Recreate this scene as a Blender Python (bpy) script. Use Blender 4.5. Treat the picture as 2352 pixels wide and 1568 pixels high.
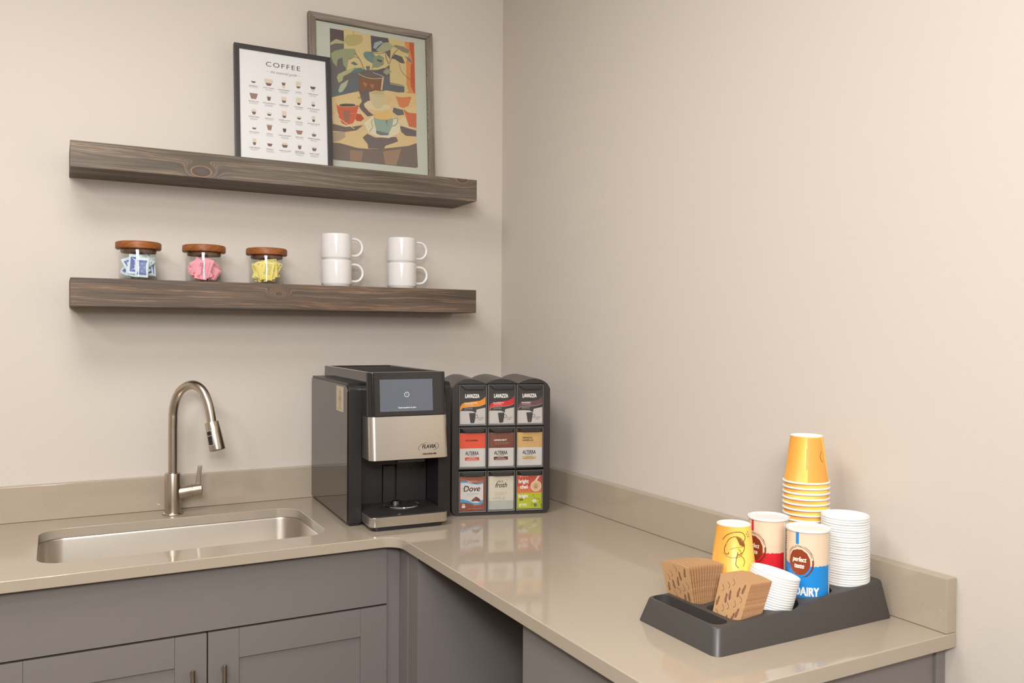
import bpy, bmesh, math, random
from mathutils import Vector, Matrix
from mathutils.geometry import tessellate_polygon
PI = math.pi
R = math.radians
random.seed(7)
for o in list(bpy.data.objects):
    bpy.data.objects.remove(o)
S = bpy.context.scene
C = bpy.data.collections.new('kitchenette'); S.collection.children.link(C)

# ------------------------------------------------ camera
cam = bpy.data.cameras.new('camera'); cam.sensor_width = 36.0
cam.lens = 1949.486 / 2352 * 36.0; cam.clip_start = 0.05
co = bpy.data.objects.new('camera', cam); C.objects.link(co)
_r = Vector((0.88058245, -0.47385859, 0.00570826)); _u = Vector((0.00026731, 0.01254213, 0.99992131)); _f = Vector((0.4738929, 0.88051163, -0.01117104))
co.matrix_world = Matrix(((_r.x, _u.x, -_f.x, -1.45751), (_r.y, _u.y, -_f.y, -2.79238), (_r.z, _u.z, -_f.z, 1.46058), (0, 0, 0, 1)))
S.camera = co

# ------------------------------------------------ world, lights, exposure
w = bpy.data.worlds.new('world'); S.world = w; w.use_nodes = True
w.node_tree.nodes['Background'].inputs[0].default_value = (1.0, 0.96, 0.92, 1)
w.node_tree.nodes['Background'].inputs[1].default_value = 0.3
def area(name, loc, size, power, col, target=None, spread=180, shape='DISK', sy=None):
    l = bpy.data.lights.new(name, 'AREA'); l.shape = shape; l.size = size; l.energy = power; l.color = col
    if sy: l.size_y = sy
    l.spread = R(spread)
    o = bpy.data.objects.new(name, l); C.objects.link(o); o.location = loc
    d = (Vector(target) - Vector(loc)) if target else Vector((0, 0, -1))
    o.rotation_euler = d.to_track_quat('-Z', 'Y').to_euler()
    return o
WARM = (1.0, 0.99, 0.98)
area('ceiling_lamp_left', (-2.6, -2.3, 2.70), 0.3, 17, WARM)
area('ceiling_lamp_middle', (-1.55, -1.35, 2.70), 0.8, 20, WARM)
area('ceiling_lamp_right', (-0.7, -2.7, 2.70), 0.35, 6, WARM)
area('rear_bounce_fill', (-2.0, -3.9, 2.62), 1.3, 101, (1.0, 1.0, 1.01), (-0.6, 0.0, 1.8))  # added soft fill standing in for flash bounced off the ceiling, no fixture
area('camera_flash', (-1.47, -2.86, 1.76), 0.16, 10.5, (1.0, 1.0, 1.0), (-0.75, -0.5, 1.35))
S.view_settings.view_transform = 'Standard'; S.view_settings.look = 'None'
S.view_settings.exposure = 0.04; S.view_settings.gamma = 1.0
S.view_settings.use_curve_mapping = False
S.cycles.use_denoising = True
S.cycles.max_bounces = 10; S.cycles.transparent_max_bounces = 24; S.cycles.glossy_bounces = 5
S.cycles.sample_clamp_indirect = 6.0
S.cycles.caustics_reflective = False; S.cycles.caustics_refractive = False

# ------------------------------------------------ materials
def lin(h):
    if isinstance(h, str):
        c = [int(h[i:i + 2], 16) / 255 for i in (0, 2, 4)]
        return tuple(x / 12.92 if x <= .04045 else ((x + .055) / 1.055) ** 2.4 for x in c) + (1,)
    return tuple(h) + (1,)
M = {}
def mat(name, col, rough=.5, metal=0, spec=.5, coat=0, **k):
    if name in M: return M[name]
    m = bpy.data.materials.new(name); m.use_nodes = True; M[name] = m
    b = m.node_tree.nodes['Principled BSDF']
    b.inputs['Base Color'].default_value = lin(col); b.inputs['Roughness'].default_value = rough
    b.inputs['Metallic'].default_value = metal; b.inputs['Specular IOR Level'].default_value = spec
    b.inputs['Coat Weight'].default_value = coat
    for kk, v in k.items(): b.inputs[kk.replace('_', ' ')].default_value = v
    return m
def paint(h, rough=.45):
    return mat('print_' + h + ('' if rough == .45 else '_%d' % (rough * 100)), h, rough, spec=.3)
def N(m, t, **k):
    n = m.node_tree.nodes.new(t)
    for a, v in k.items(): setattr(n, a, v)
    return n
def L(m, a, b): m.node_tree.links.new(a, b)
def bsdf(m): return m.node_tree.nodes['Principled BSDF']
def math_(m, op, a, b=None, c=None):
    n = N(m, 'ShaderNodeMath', operation=op)
    for i, x in enumerate((a, b, c)):
        if x is None: continue
        if isinstance(x, (int, float)): n.inputs[i].default_value = x
        else: L(m, x, n.inputs[i])
    return n.outputs[0]
def bump(m, height, strength, dist=.002):
    b = N(m, 'ShaderNodeBump'); b.inputs['Strength'].default_value = strength; b.inputs['Distance'].default_value = dist
    L(m, height, b.inputs['Height']); L(m, b.outputs[0], bsdf(m).inputs['Normal'])
def noise(m, vec, scale, detail=3, rough=.5):
    n = N(m, 'ShaderNodeTexNoise'); n.inputs['Scale'].default_value = scale; n.inputs['Detail'].default_value = detail
    n.inputs['Roughness'].default_value = rough
    if vec is not None: L(m, vec, n.inputs['Vector'])
    return n.outputs[0]
def ramp(m, fac, stops):
    r = N(m, 'ShaderNodeValToRGB'); e = r.color_ramp.elements
    while len(e) < len(stops): e.new(.5)
    for i, (p, c) in enumerate(stops):
        e[i].position = p; e[i].color = lin(c) if isinstance(c, str) else (c, c, c, 1)
    L(m, fac, r.inputs[0]); return r.outputs[0]
def objco(m): return N(m, 'ShaderNodeTexCoord').outputs['Object']
def mapping(m, vec, sc):
    n = N(m, 'ShaderNodeMapping'); n.inputs['Scale'].default_value = sc; L(m, vec, n.inputs['Vector']); return n.outputs[0]

wall = mat('wall_paint', (.62, .555, .485), .6, spec=.25)
oc = objco(wall)
bump(wall, noise(wall, oc, 110, 3, .55), .22, .0016)
ceil = mat('ceiling_paint', (.80, .77, .72), .8)
floorm = mat('floor_vinyl', (.13, .11, .09), .4)
cab = mat('cabinet_paint', (.205, .180, .168), .38, spec=.4)
oc = objco(cab); bump(cab, noise(cab, oc, 260, 2), .05, .001)
cabin = mat('cabinet_shadow_gap', (.03, .026, .024), .7)
quartz = mat('quartz', (.43, .375, .31), .07, spec=.55)
oc = objco(quartz)
v = N(quartz, 'ShaderNodeTexVoronoi'); v.inputs['Scale'].default_value = 38; L(quartz, oc, v.inputs['Vector'])
sp = math_(quartz, 'LESS_THAN', v.outputs['Distance'], .055)
n2 = noise(quartz, oc, 420, 2)
mx = N(quartz, 'ShaderNodeMix', data_type='RGBA'); L(quartz, sp, mx.inputs[0])
L(quartz, ramp(quartz, n2, [(.3, 'ab9d8b'), (.7, 'afa18f')]), mx.inputs[6]); mx.inputs[7].default_value = lin('bdae9c')
L(quartz, mx.outputs[2], bsdf(quartz).inputs['Base Color'])

def wood(name, dark, mid, light, knots=(), gs=30, rough=.55, axis='x', stretch=1.0):
    m = mat(name, mid, rough, spec=.3); oc = objco(m)
    s = N(m, 'ShaderNodeSeparateXYZ'); L(m, oc, s.inputs[0])
    X = s.outputs['XYZ'.index(axis.upper())]
    oth = [a for a in 'XYZ' if a != axis.upper()]
    Z = math_(m, 'ADD', s.outputs['XYZ'.index(oth[1])], math_(m, 'MULTIPLY', s.outputs['XYZ'.index(oth[0])], .8))
    wrp = noise(m, mapping(m, oc, tuple(1.9 * stretch if a == axis.upper() else 7 for a in 'XYZ')), 1.0, 2)
    g = math_(m, 'ADD', Z, math_(m, 'MULTIPLY', math_(m, 'SUBTRACT', wrp, .5), .048))
    kd = None
    for (kx, kz, kr, ks) in knots:
        dx = math_(m, 'MULTIPLY', math_(m, 'SUBTRACT', X, kx), .55); dz = math_(m, 'SUBTRACT', s.outputs[2], kz)
        d = math_(m, 'SQRT', math_(m, 'ADD', math_(m, 'MULTIPLY', dx, dx), math_(m, 'MULTIPLY', dz, dz)))
        w_ = math_(m, 'POWER', 2.718, math_(m, 'MULTIPLY', math_(m, 'POWER', math_(m, 'DIVIDE', d, ks), 2.0), -1.0))
        gm = N(m, 'ShaderNodeMix', data_type='FLOAT'); L(m, w_, gm.inputs[0]); L(m, g, gm.inputs[2])
        L(m, math_(m, 'ADD', d, kz), gm.inputs[3]); g = gm.outputs[0]
        k = math_(m, 'SUBTRACT', 1.0, math_(m, 'MINIMUM', math_(m, 'DIVIDE', d, kr), 1.0))
        kd = k if kd is None else math_(m, 'MAXIMUM', kd, k)
    cb = N(m, 'ShaderNodeCombineXYZ')
    L(m, math_(m, 'MULTIPLY', X, 1.1 * stretch), cb.inputs[0]); L(m, math_(m, 'MULTIPLY', g, gs * 3.0), cb.inputs[1])
    f1 = noise(m, cb.outputs[0], 1.0, 3, .6)
    cb2 = N(m, 'ShaderNodeCombineXYZ')
    L(m, math_(m, 'MULTIPLY', X, 6 * stretch), cb2.inputs[0]); L(m, math_(m, 'MULTIPLY', g, gs * 16), cb2.inputs[1])
    f2 = noise(m, cb2.outputs[0], 1.0, 2, .5)
    f = math_(m, 'ADD', math_(m, 'MULTIPLY', f1, .52), math_(m, 'MULTIPLY', f2, .48))
    col = ramp(m, f, [(.30, dark), (.47, mid), (.56, light[0]), (.585, light[1]), (.62, mid), (.8, dark)])
    blo = N(m, 'ShaderNodeMix', data_type='RGBA', blend_type='MULTIPLY'); blo.inputs[0].default_value = .55; L(m, col, blo.inputs[6])
    L(m, ramp(m, noise(m, mapping(m, oc, tuple(3 if a == axis.upper() else 16 for a in 'XYZ')), 1.0, 3), [(.35, 'b8b2a6'), (.6, 'ffffff')]), blo.inputs[7]); col = blo.outputs[2]
    if kd is not None:
        mk = N(m, 'ShaderNodeMix', data_type='RGBA')
        kf = math_(m, 'GREATER_THAN', kd, .30); L(m, kf, mk.inputs[0]); L(m, col, mk.inputs[6])
        L(m, ramp(m, kd, [(.30, 'b08a66'), (.36, '7a5c48'), (.42, '54473f'), (1.0, '5e524b')]), mk.inputs[7]); col = mk.outputs[2]
    L(m, col, bsdf(m).inputs['Base Color'])
    bump(m, f2, .25, .001)
    return m
shelf_hi = wood('shelf_wood_upper', '4d463e', '645a4f', ('74675a', '9e8670'), ((-1.085, 1.920, .023, .017), (-.253, 1.972, .018, .014)), 26)
shelf_lo = wood('shelf_wood_lower', '4a4139', '61544a', ('76614f', 'a08068'), ((-.862, 1.572, .010, .012),), 24)
lidwood = wood('acacia_lid', '824824', '94562a', ('a36234', 'ad6d3c'), (), 16, .4)
greywood = wood('weathered_frame_wood', '5f554d', '7c7066', ('958a7e', 'aba092'), (), 90, .7)
greywood_v = wood('weathered_frame_wood_upright', '5f554d', '7c7066', ('958a7e', 'aba092'), (), 90, .7, axis='z')

def brushed(name, col, rough, vec=(2, 2, 400), amt=.12):
    m = mat(name, col, rough, 1.0); oc = objco(m)
    n = noise(m, mapping(m, oc, vec), 1.0, 2)
    L(m, math_(m, 'ADD', math_(m, 'MULTIPLY', n, amt), rough - amt / 2), bsdf(m).inputs['Roughness'])
    return m
nickel = brushed('brushed_nickel', (.55, .48, .40), .28, (3, 3, 900), 0)
steel = brushed('brushed_steel', (.66, .62, .56), .30, (900, 3, 3), .015)
sinksteel = brushed('sink_steel', (.70, .65, .58), .31, (4, 4, 900), 0)
blackgloss = mat('black_gloss_plastic', (.018, .015, .015), .06, spec=.6)
sideglass = mat('smoked_mirror_panel', (.022, .018, .016), .03, spec=.75)
blacksatin = mat('black_satin_plastic', (.017, .015, .0155), .34)
greyplastic = mat('charcoal_plastic', (.027, .024, .0235), .38)
rackplastic = mat('rack_plastic', (.030, .0255, .0245), .30)
rubber = mat('black_rubber', (.012, .011, .011), .6)
trayplastic = mat('tray_plastic', (.056, .049, .045), .40)
oc = objco(trayplastic); bump(trayplastic, noise(trayplastic, oc, 700, 2), .12, .0006)
white_cer = mat('white_glaze', (.74, .71, .685), .12, spec=.5, coat=.2)
whitep = mat('white_plastic', (.80, .79, .77), .35, Subsurface_Weight=.15)
whitep.node_tree.nodes['Principled BSDF'].inputs['Subsurface Radius'].default_value = (.01, .01, .01)
chrome = mat('chrome', (.75, .72, .68), .08, 1.0)
kraft = mat('kraft_card', (.56, .34, .17), .7)
oc = objco(kraft)
wv = N(kraft, 'ShaderNodeTexWave'); wv.inputs['Scale'].default_value = 70; wv.inputs['Distortion'].default_value = .6
L(kraft, mapping(kraft, oc, (0, 1, .55)), wv.inputs['Vector'])
L(kraft, ramp(kraft, wv.outputs[1], [(0, 'bd9468'), (1, 'd2ad82')]), bsdf(kraft).inputs['Base Color']); bump(kraft, wv.outputs[1], .3, .0006)
kraftedge = mat('kraft_edge', 'a3714a', .8)
oc = objco(kraftedge); L(kraftedge, ramp(kraftedge, noise(kraftedge, mapping(kraftedge, oc, (60, 60, 260)), 1, 2), [(.3, '9a6c4a'), (.7, 'c0946a')]), bsdf(kraftedge).inputs['Base Color'])
def clear(name, tint=(1, 1, 1), base=.05, edge=.55, rough=.02):
    m = bpy.data.materials.new(name); m.use_nodes = True; nt = m.node_tree; nt.nodes.clear(); M[name] = m
    out = nt.nodes.new('ShaderNodeOutputMaterial'); t = nt.nodes.new('ShaderNodeBsdfTransparent'); g = nt.nodes.new('ShaderNodeBsdfGlossy')
    t.inputs[0].default_value = tint + (1,); g.inputs[0].default_value = (1, 1, 1, 1); g.inputs['Roughness'].default_value = rough
    lw = nt.nodes.new('ShaderNodeLayerWeight'); lw.inputs[0].default_value = .5
    p = math_(m, 'POWER', lw.outputs['Facing'], 4.0)
    f = math_(m, 'ADD', math_(m, 'MULTIPLY', p, edge), base)
    mx = nt.nodes.new('ShaderNodeMixShader'); L(m, f, mx.inputs[0]); L(m, t.outputs[0], mx.inputs[1]); L(m, g.outputs[0], mx.inputs[2])
    L(m, mx.outputs[0], out.inputs[0]); return m
glass = clear('jar_glass', (.975, .985, .98), .035, .5)
acrylic = clear('clear_acrylic', (.975, .975, .975), .045, .5, .05)
acrylic_edge = mat('acrylic_edge', (.17, .165, .16), .12, spec=.8)
def emis(name, col, e):
    m = mat(name, (.01, .01, .012), .08, spec=.6); b = bsdf(m)
    b.inputs['Emission Color'].default_value = lin(col); b.inputs['Emission Strength'].default_value = e; return m
screen = emis('lit_screen', '70747c', .75)
screentext = emis('lit_screen_text', 'ffffff', .9)
cuppaint = mat('orange_cup_paper', 'e8a030', .35, spec=.4)
oc = objco(cuppaint); s_ = N(cuppaint, 'ShaderNodeSeparateXYZ'); L(cuppaint, oc, s_.inputs[0])
ang = math_(cuppaint, 'ARCTAN2', s_.outputs[1], s_.outputs[0])
wav = math_(cuppaint, 'MULTIPLY', math_(cuppaint, 'ADD', math_(cuppaint, 'SINE', math_(cuppaint, 'MULTIPLY', ang, 2.0)), 1.0), .42)
nn = math_(cuppaint, 'ADD', wav, math_(cuppaint, 'MULTIPLY', noise(cuppaint, oc, 40, 3), .2))
L(cuppaint, ramp(cuppaint, nn, [(.1, 'eea046'), (.45, 'f5bd52'), (.9, 'f8d162')]), bsdf(cuppaint).inputs['Base Color'])

# ------------------------------------------------ mesh building
class G:
    def __init__(s): s.v = []; s.f = []; s.m = []
    def face(s, pts, mi=0):
        b = len(s.v); s.v += [tuple(p) for p in pts]; s.f.append(tuple(range(b, b + len(pts)))); s.m.append(mi)
    def add(s, vs, fs, mi=0, T=None):
        b = len(s.v)
        s.v += [tuple((T @ Vector(p)) if T else p) for p in vs]
        for f in fs: s.f.append(tuple(i + b for i in f)); s.m.append(mi)
        return s
    def box(s, x0, x1, y0, y1, z0, z1, mi=0, T=None):
        v = [(x, y, z) for x in (x0, x1) for y in (y0, y1) for z in (z0, z1)]
        return s.add(v, [(0, 1, 3, 2), (4, 6, 7, 5), (0, 4, 5, 1), (2, 3, 7, 6), (0, 2, 6, 4), (1, 5, 7, 3)], mi, T)
    def lathe(s, prof, n=48, mi=0, T=None, closed=False):
        vs = []; fs = []; k = len(prof)
        for i in range(n):
            a = 2 * PI * i / n; c, q = math.cos(a), math.sin(a)
            vs += [(r * c, r * q, z) for r, z in prof]
        for i in range(n):
            j = (i + 1) % n
            for t in range(k if closed else k - 1):
                u = (t + 1) % k
                if prof[t][0] < 1e-9 and prof[u][0] < 1e-9: continue
                fs.append((i * k + t, j * k + t, j * k + u, i * k + u))
        return s.add(vs, fs, mi, T)
    def prism(s, pts, z0, z1, mi=0, T=None, axis='z'):
        n = len(pts)
        if axis == 'z': a = [(x, y, z0) for x, y in pts]; b = [(x, y, z1) for x, y in pts]
        elif axis == 'y': a = [(x, z0, y) for x, y in pts]; b = [(x, z1, y) for x, y in pts]
        else: a = [(z0, x, y) for x, y in pts]; b = [(z1, x, y) for x, y in pts]
        return s.add(a + b, [tuple(range(n))[::-1], tuple(range(n, 2 * n))] + [(i, (i + 1) % n, (i + 1) % n + n, i + n) for i in range(n)], mi, T)
    def tube(s, pts, r, n=16, mi=0, cap=True, T=None):
        pts = [Vector(p) for p in pts]; rs = r if isinstance(r, (list, tuple)) else [r] * len(pts)
        vs = []; fs = []; up = None
        for i, p in enumerate(pts):
            t = (pts[min(i + 1, len(pts) - 1)] - pts[max(i - 1, 0)]).normalized()
            if up is None:
                up = Vector((0, 0, 1)) if abs(t.z) < .9 else Vector((1, 0, 0))
            up = (up - t * up.dot(t)).normalized(); sd = t.cross(up)
            vs += [p + (up * math.cos(2 * PI * k / n) + sd * math.sin(2 * PI * k / n)) * rs[i] for k in range(n)]
        for i in range(len(pts) - 1):
            for k in range(n):
                fs.append((i * n + k, i * n + (k + 1) % n, (i + 1) * n + (k + 1) % n, (i + 1) * n + k))
        if cap: fs += [tuple(range(n))[::-1], tuple(range((len(pts) - 1) * n, len(pts) * n))]
        return s.add(vs, fs, mi, T)
    def mesh(s, name, mats, bev=0, seg=2, sharp=35, weld=True, bang=30, fix=True):
        me = bpy.data.meshes.new(name); me.from_pydata(s.v, [], s.f)
        mats = mats if isinstance(mats, (list, tuple)) else [mats]
        for m in mats: me.materials.append(m)
        for p, i in zip(me.polygons, s.m): p.material_index = i
        bm = bmesh.new(); bm.from_mesh(me)
        if weld: bmesh.ops.remove_doubles(bm, verts=bm.verts, dist=1e-6)
        if fix: bmesh.ops.recalc_face_normals(bm, faces=bm.faces)
        if bev:
            es = [e for e in bm.edges if len(e.link_faces) == 2 and e.calc_face_angle(0) > R(bang)]
            bmesh.ops.bevel(bm, geom=es, offset=bev, segments=seg, profile=.5, affect='EDGES', clamp_overlap=True)
        for f in bm.faces: f.smooth = True
        for e in bm.edges: e.smooth = not (len(e.link_faces) == 2 and e.calc_face_angle(0) > R(sharp))
        bm.to_mesh(me); bm.free()
        if bev: me['wn'] = 1
        return me
def put(name, me, parent=None, loc=(0, 0, 0), rot=(0, 0, 0)):
    o = bpy.data.objects.new(name, me); C.objects.link(o); o.location = loc; o.rotation_euler = rot
    if parent: o.parent = parent
    if me.get('wn'):
        md = o.modifiers.new('normals', 'WEIGHTED_NORMAL'); md.keep_sharp = True; md.weight = 80
    return o
def obj(name, g, mats, parent=None, loc=(0, 0, 0), rot=(0, 0, 0), **k):
    return put(name, g.mesh(name, mats, **k), parent, loc, rot)
def tag(o, label=None, cat=None, group=None, kind=None):
    if label: o['label'] = label
    if cat: o['category'] = cat
    if group: o['group'] = group
    if kind: o['kind'] = kind
    return o
def thing(name, label, cat, loc=(0, 0, 0), rotz=0, group=None):
    o = bpy.data.objects.new(name, None); C.objects.link(o); o.location = loc; o.rotation_euler = (0, 0, rotz); o.empty_display_size = .05
    return tag(o, label, cat, group)
def copy_tree(o, parent=None):
    c = o.copy(); C.objects.link(c)
    if parent: c.parent = parent
    for ch in list(o.children): copy_tree(ch, c)
    return c
def boolean(me, cutters, op='DIFFERENCE'):
    o = bpy.data.objects.new('tmp', me); C.objects.link(o); tmp = [o]
    for i, cm in enumerate(cutters):
        c = bpy.data.objects.new('cut', cm); C.objects.link(c); tmp.append(c)
        md = o.modifiers.new('b', 'BOOLEAN'); md.object = c; md.operation = op; md.solver = 'EXACT'
    dg = bpy.context.evaluated_depsgraph_get(); dg.update()
    r = bpy.data.meshes.new_from_object(o.evaluated_get(dg))
    for t in tmp: bpy.data.objects.remove(t)
    return r
def finish(me, mats, bev=0, seg=2, sharp=35, bang=30, test=None):
    bm = bmesh.new(); bm.from_mesh(me)
    bmesh.ops.remove_doubles(bm, verts=bm.verts, dist=1e-5)
    bmesh.ops.dissolve_limit(bm, angle_limit=R(.5), verts=bm.verts, edges=bm.edges)
    if bev:
        es = [e for e in bm.edges if len(e.link_faces) == 2 and e.calc_face_angle(0) > R(bang) and (test is None or test(e))]
        bmesh.ops.bevel(bm, geom=es, offset=bev, segments=seg, profile=.5, affect='EDGES', clamp_overlap=True)
    for f in bm.faces: f.smooth = True
    for e in bm.edges: e.smooth = not (len(e.link_faces) == 2 and e.calc_face_angle(0) > R(sharp))
    bm.to_mesh(me); bm.free(); me.materials.clear()
    for m in (mats if isinstance(mats, (list, tuple)) else [mats]): me.materials.append(m)
    me['wn'] = 1
    return me
def rrect(x0, x1, y0, y1, r, n=8):
    rs = r if isinstance(r, (list, tuple)) else [r] * 4   # corners: x0y0, x1y0, x1y1, x0y1
    pts = []
    for (cx, cy, a0, rr) in ((x0 + rs[0], y0 + rs[0], 180, rs[0]), (x1 - rs[1], y0 + rs[1], 270, rs[1]), (x1 - rs[2], y1 - rs[2], 0, rs[2]), (x0 + rs[3], y1 - rs[3], 90, rs[3])):
        if rr <= 0: pts.append((cx, cy)); continue
        for i in range(n + 1):
            a = R(a0 + 90 * i / n); pts.append((cx + rr * math.cos(a), cy + rr * math.sin(a)))
    return pts

# ------------------------------------------------ lettering and flat print
_tc = {}
def glyphs(body, size, align='CENTER', bold=0, shear=0, space=1.0, line=1.0):
    k = (body, size, align, bold, shear, space, line)
    if k not in _tc:
        cu = bpy.data.curves.new('t', 'FONT'); cu.body = body; cu.size = size; cu.align_x = align; cu.align_y = 'CENTER'
        cu.resolution_u = 5 if size > .009 else 3; cu.shear = shear; cu.space_character = space; cu.space_line = line
        o = bpy.data.objects.new('t', cu); C.objects.link(o)
        dg = bpy.context.evaluated_depsgraph_get(); dg.update()
        me = o.evaluated_get(dg).to_mesh()
        _tc[k] = ([(v.co.x, v.co.y, 0) for v in me.vertices], [tuple(p.vertices) for p in me.polygons])
        o.evaluated_get(dg).to_mesh_clear(); bpy.data.objects.remove(o)
        if bold:      # heavier weight: the same outlines laid over each other a hair apart
            vs, fs = _tc[k]; V = []; F = []; b = bold * size * .8
            for q, (dx, dy) in enumerate(((-b, -b * .5), (b, -b * .5), (-b, b * .5), (b, b * .5))):
                F += [tuple(i + len(V) for i in f) for f in fs]; V += [(x + dx, y + dy, q * .22) for x, y, _ in vs]
            _tc[k] = (V, F)
    return _tc[k]
class Print:
    """flat artwork: polygons in 2D at tiny paper-thin layers; mapped on a plane or wrapped on a cylinder"""
    def __init__(s, ox=0, oy=0, sx=1, sy=1): s.v = []; s.f = []; s.m = []; s.mats = []; s.t = (ox, oy, sx, sy); s.h = 0
    def mi(s, m):
        if isinstance(m, str): m = paint(m)
        if m not in s.mats: s.mats.append(m)
        return s.mats.index(m)
    def P(s, p): return (s.t[0] + p[0] * s.t[2], s.t[1] + p[1] * s.t[3])
    def raw(s, vs, fs, m, layer):
        b = len(s.v); s.v += [(p[0], p[1], layer + (p[2] if len(p) > 2 else 0)) for p in vs]; i = s.mi(m)
        for f in fs: s.f.append(tuple(q + b for q in f)); s.m.append(i)
    def poly(s, pts, m, layer=1):
        q = [s.P(p) for p in pts]
        fs = tessellate_polygon([[Vector((x, y, 0)) for x, y in q]])
        s.raw(q, fs, m, layer)
    ts = 1.0
    def rect(s, x0, y0, x1, y1, m, layer=1): s.poly([(x0, y0), (x1, y0), (x1, y1), (x0, y1)], m, layer)
    def ell(s, cx, cy, rx, ry, m, layer=1, n=28): s.poly([(cx + rx * math.cos(2 * PI * i / n), cy + ry * math.sin(2 * PI * i / n)) for i in range(n)], m, layer)
    def stroke(s, pts, w_, m, layer=2):
        q = [Vector(s.P(p)) for p in pts]; a = []; b = []
        if 4 <= len(q) <= 9:
            o_ = []
            for i in range(len(q) - 1):
                p0, p1, p2, p3 = q[max(i - 1, 0)], q[i], q[i + 1], q[min(i + 2, len(q) - 1)]
                for t in (0, .25, .5, .75): o_.append(.5 * ((2 * p1) + (p2 - p0) * t + (2 * p0 - 5 * p1 + 4 * p2 - p3) * t * t + (3 * p1 - p0 - 3 * p2 + p3) * t ** 3))
            q = o_ + [q[-1]]
        for i, p in enumerate(q):
            t = (q[min(i + 1, len(q) - 1)] - q[max(i - 1, 0)])
            if t.length < 1e-9: t = Vector((1, 0))
            t.normalize(); nn = Vector((-t.y, t.x)) * w_ / 2; a.append(tuple(p + nn)); b.append(tuple(p - nn))
        k = len(q); s.raw(a + b, [(i, i + k, i + k + 1, i + 1) for i in range(k - 1)], m, layer)
    def text(s, body, x, y, size, m, layer=3, rot=0, fit=None, **k):
        vs, fs = glyphs(body, size * s.ts, **k); px, py = s.P((x, y))
        if fit and vs:
            wd = max(v[0] for v in vs) - min(v[0] for v in vs); f_ = fit / wd; vs = [(a * f_, b, l_) for a, b, l_ in vs]
        c, q = math.cos(rot), math.sin(rot)
        s.raw([(px + a * c - b * q, py + a * q + b * c, l_) for a, b, l_ in vs], fs, m, layer)
    def small(s, x, y, w_, n, m, gap, h, layer=2, seed=1):
        rr = random.Random(seed)
        for i in range(n):
            yy = y - i * gap; x0 = x - w_ / 2 * rr.uniform(.7, 1); x1 = x + w_ / 2 * rr.uniform(.7, 1)
            while x0 < x1:
                l = rr.uniform(2, 5) * h; s.rect(x0, yy - h / 2, min(x0 + l, x1), yy + h / 2, m, layer); x0 += l + h * .9
    def into(s, g, fn, moff=0, cell=None, step=.00015):
        vs, fs, ms = s.v, s.f, s.m
        if cell:
            bm = bmesh.new(); bv = [bm.verts.new(p) for p in vs]; lay = bm.faces.layers.int.new('k')
            for f, i in zip(fs, ms):
                if len(set(f)) < 3: continue
                try: bf = bm.faces.new([bv[q] for q in f])
                except ValueError: continue
                bf[lay] = i
            bmesh.ops.triangulate(bm, faces=bm.faces)
            for _ in range(6):
                es = [e for e in bm.edges if abs(e.verts[0].co.x - e.verts[1].co.x) > cell]
                if not es: break
                bmesh.ops.subdivide_edges(bm, edges=es, cuts=1, use_grid_fill=False); bmesh.ops.triangulate(bm, faces=[f for f in bm.faces if len(f.verts) > 3])
            bm.verts.index_update(); vs = [tuple(v_.co) for v_ in bm.verts]; fs = [tuple(v_.index for v_ in f.verts) for f in bm.faces]; ms = [f[lay] for f in bm.faces]; bm.free()
        b = len(g.v); g.v += [tuple(fn(x, y, l * step)) for x, y, l in vs]
        for f, i in zip(fs, ms): g.f.append(tuple(q + b for q in f)); g.m.append(i + moff)
def flat_xz(y=0): return lambda x, z, h: (x, y - h, z)
def cyl(r, zfun=None, a0=0, z0=0, rf=None):
    def f(s_, z, h):
        rr = (rf(z) if rf else r) + h; a = a0 + s_ / r
        return (rr * math.cos(a), rr * math.sin(a), z + z0)
    return f

# ------------------------------------------------ the room
def struct(name, g, m, **k): return tag(obj(name, g, m, **k), kind='structure')
struct('floor', G().box(-4.3, .1, -5.2, .1, -.1, 0), floorm)
struct('ceiling', G().box(-4.3, .1, -5.2, .1, 2.74, 2.84), ceil)
struct('wall_back', G().box(-4.3, .1, 0, .1, 0, 2.74), wall)
struct('wall_right', G().box(0, .1, -5.2, 0, 0, 2.74), wall)
struct('wall_left', G().box(-4.3, -4.2, -5.2, 0, 0, 2.74), wall)
struct('wall_front', G().box(-4.2, 0, -5.2, -5.1, 0, 2.74), wall)

# ------------------------------------------------ worktop with backsplashes
CT = .914; CB = .8865
wt = thing('worktop', 'L-shaped taupe quartz worktop with sink cutout and low backsplash along both walls', 'countertop', (-.3, -.3, CT))
off = Vector((.3, .3, -CT))
def W(me):
    me.transform(Matrix.Translation(off)); return me
pts = [(-1.75, -.6565)] + [(-.697 + .045 * math.cos(R(a)), -.7015 + .045 * math.sin(R(a))) for a in range(90, -1, -9)] \
    + [(-.652 + .02 * (1 - math.cos(R(a))), -1.794 - .02 * math.sin(R(a))) for a in range(0, 91, 15)] + [(-.001, -1.814), (-.001, -.001), (-1.75, -.001)]
slab = G().prism(pts, CB, CT).mesh('slab', quartz)
cut = G().prism(rrect(-1.496, -.803, -.546, -.160, .06, 10), CB - .1, CT + .1).mesh('c', quartz)
slab = finish(boolean(slab, [cut]), quartz, bev=.0022, seg=2, sharp=50)
put('slab', W(slab), wt)
SPT = CT + .1016
put('backsplash', W(G().box(-1.75, -.0295, -.028, -.001, CT + .0004, SPT).mesh('backsplash', quartz, bev=.002)), wt)
put('backsplash', W(G().box(-.028, -.001, -1.8135, -.001, CT + .0004, SPT).mesh('backsplash', quartz, bev=.002)), wt)

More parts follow.
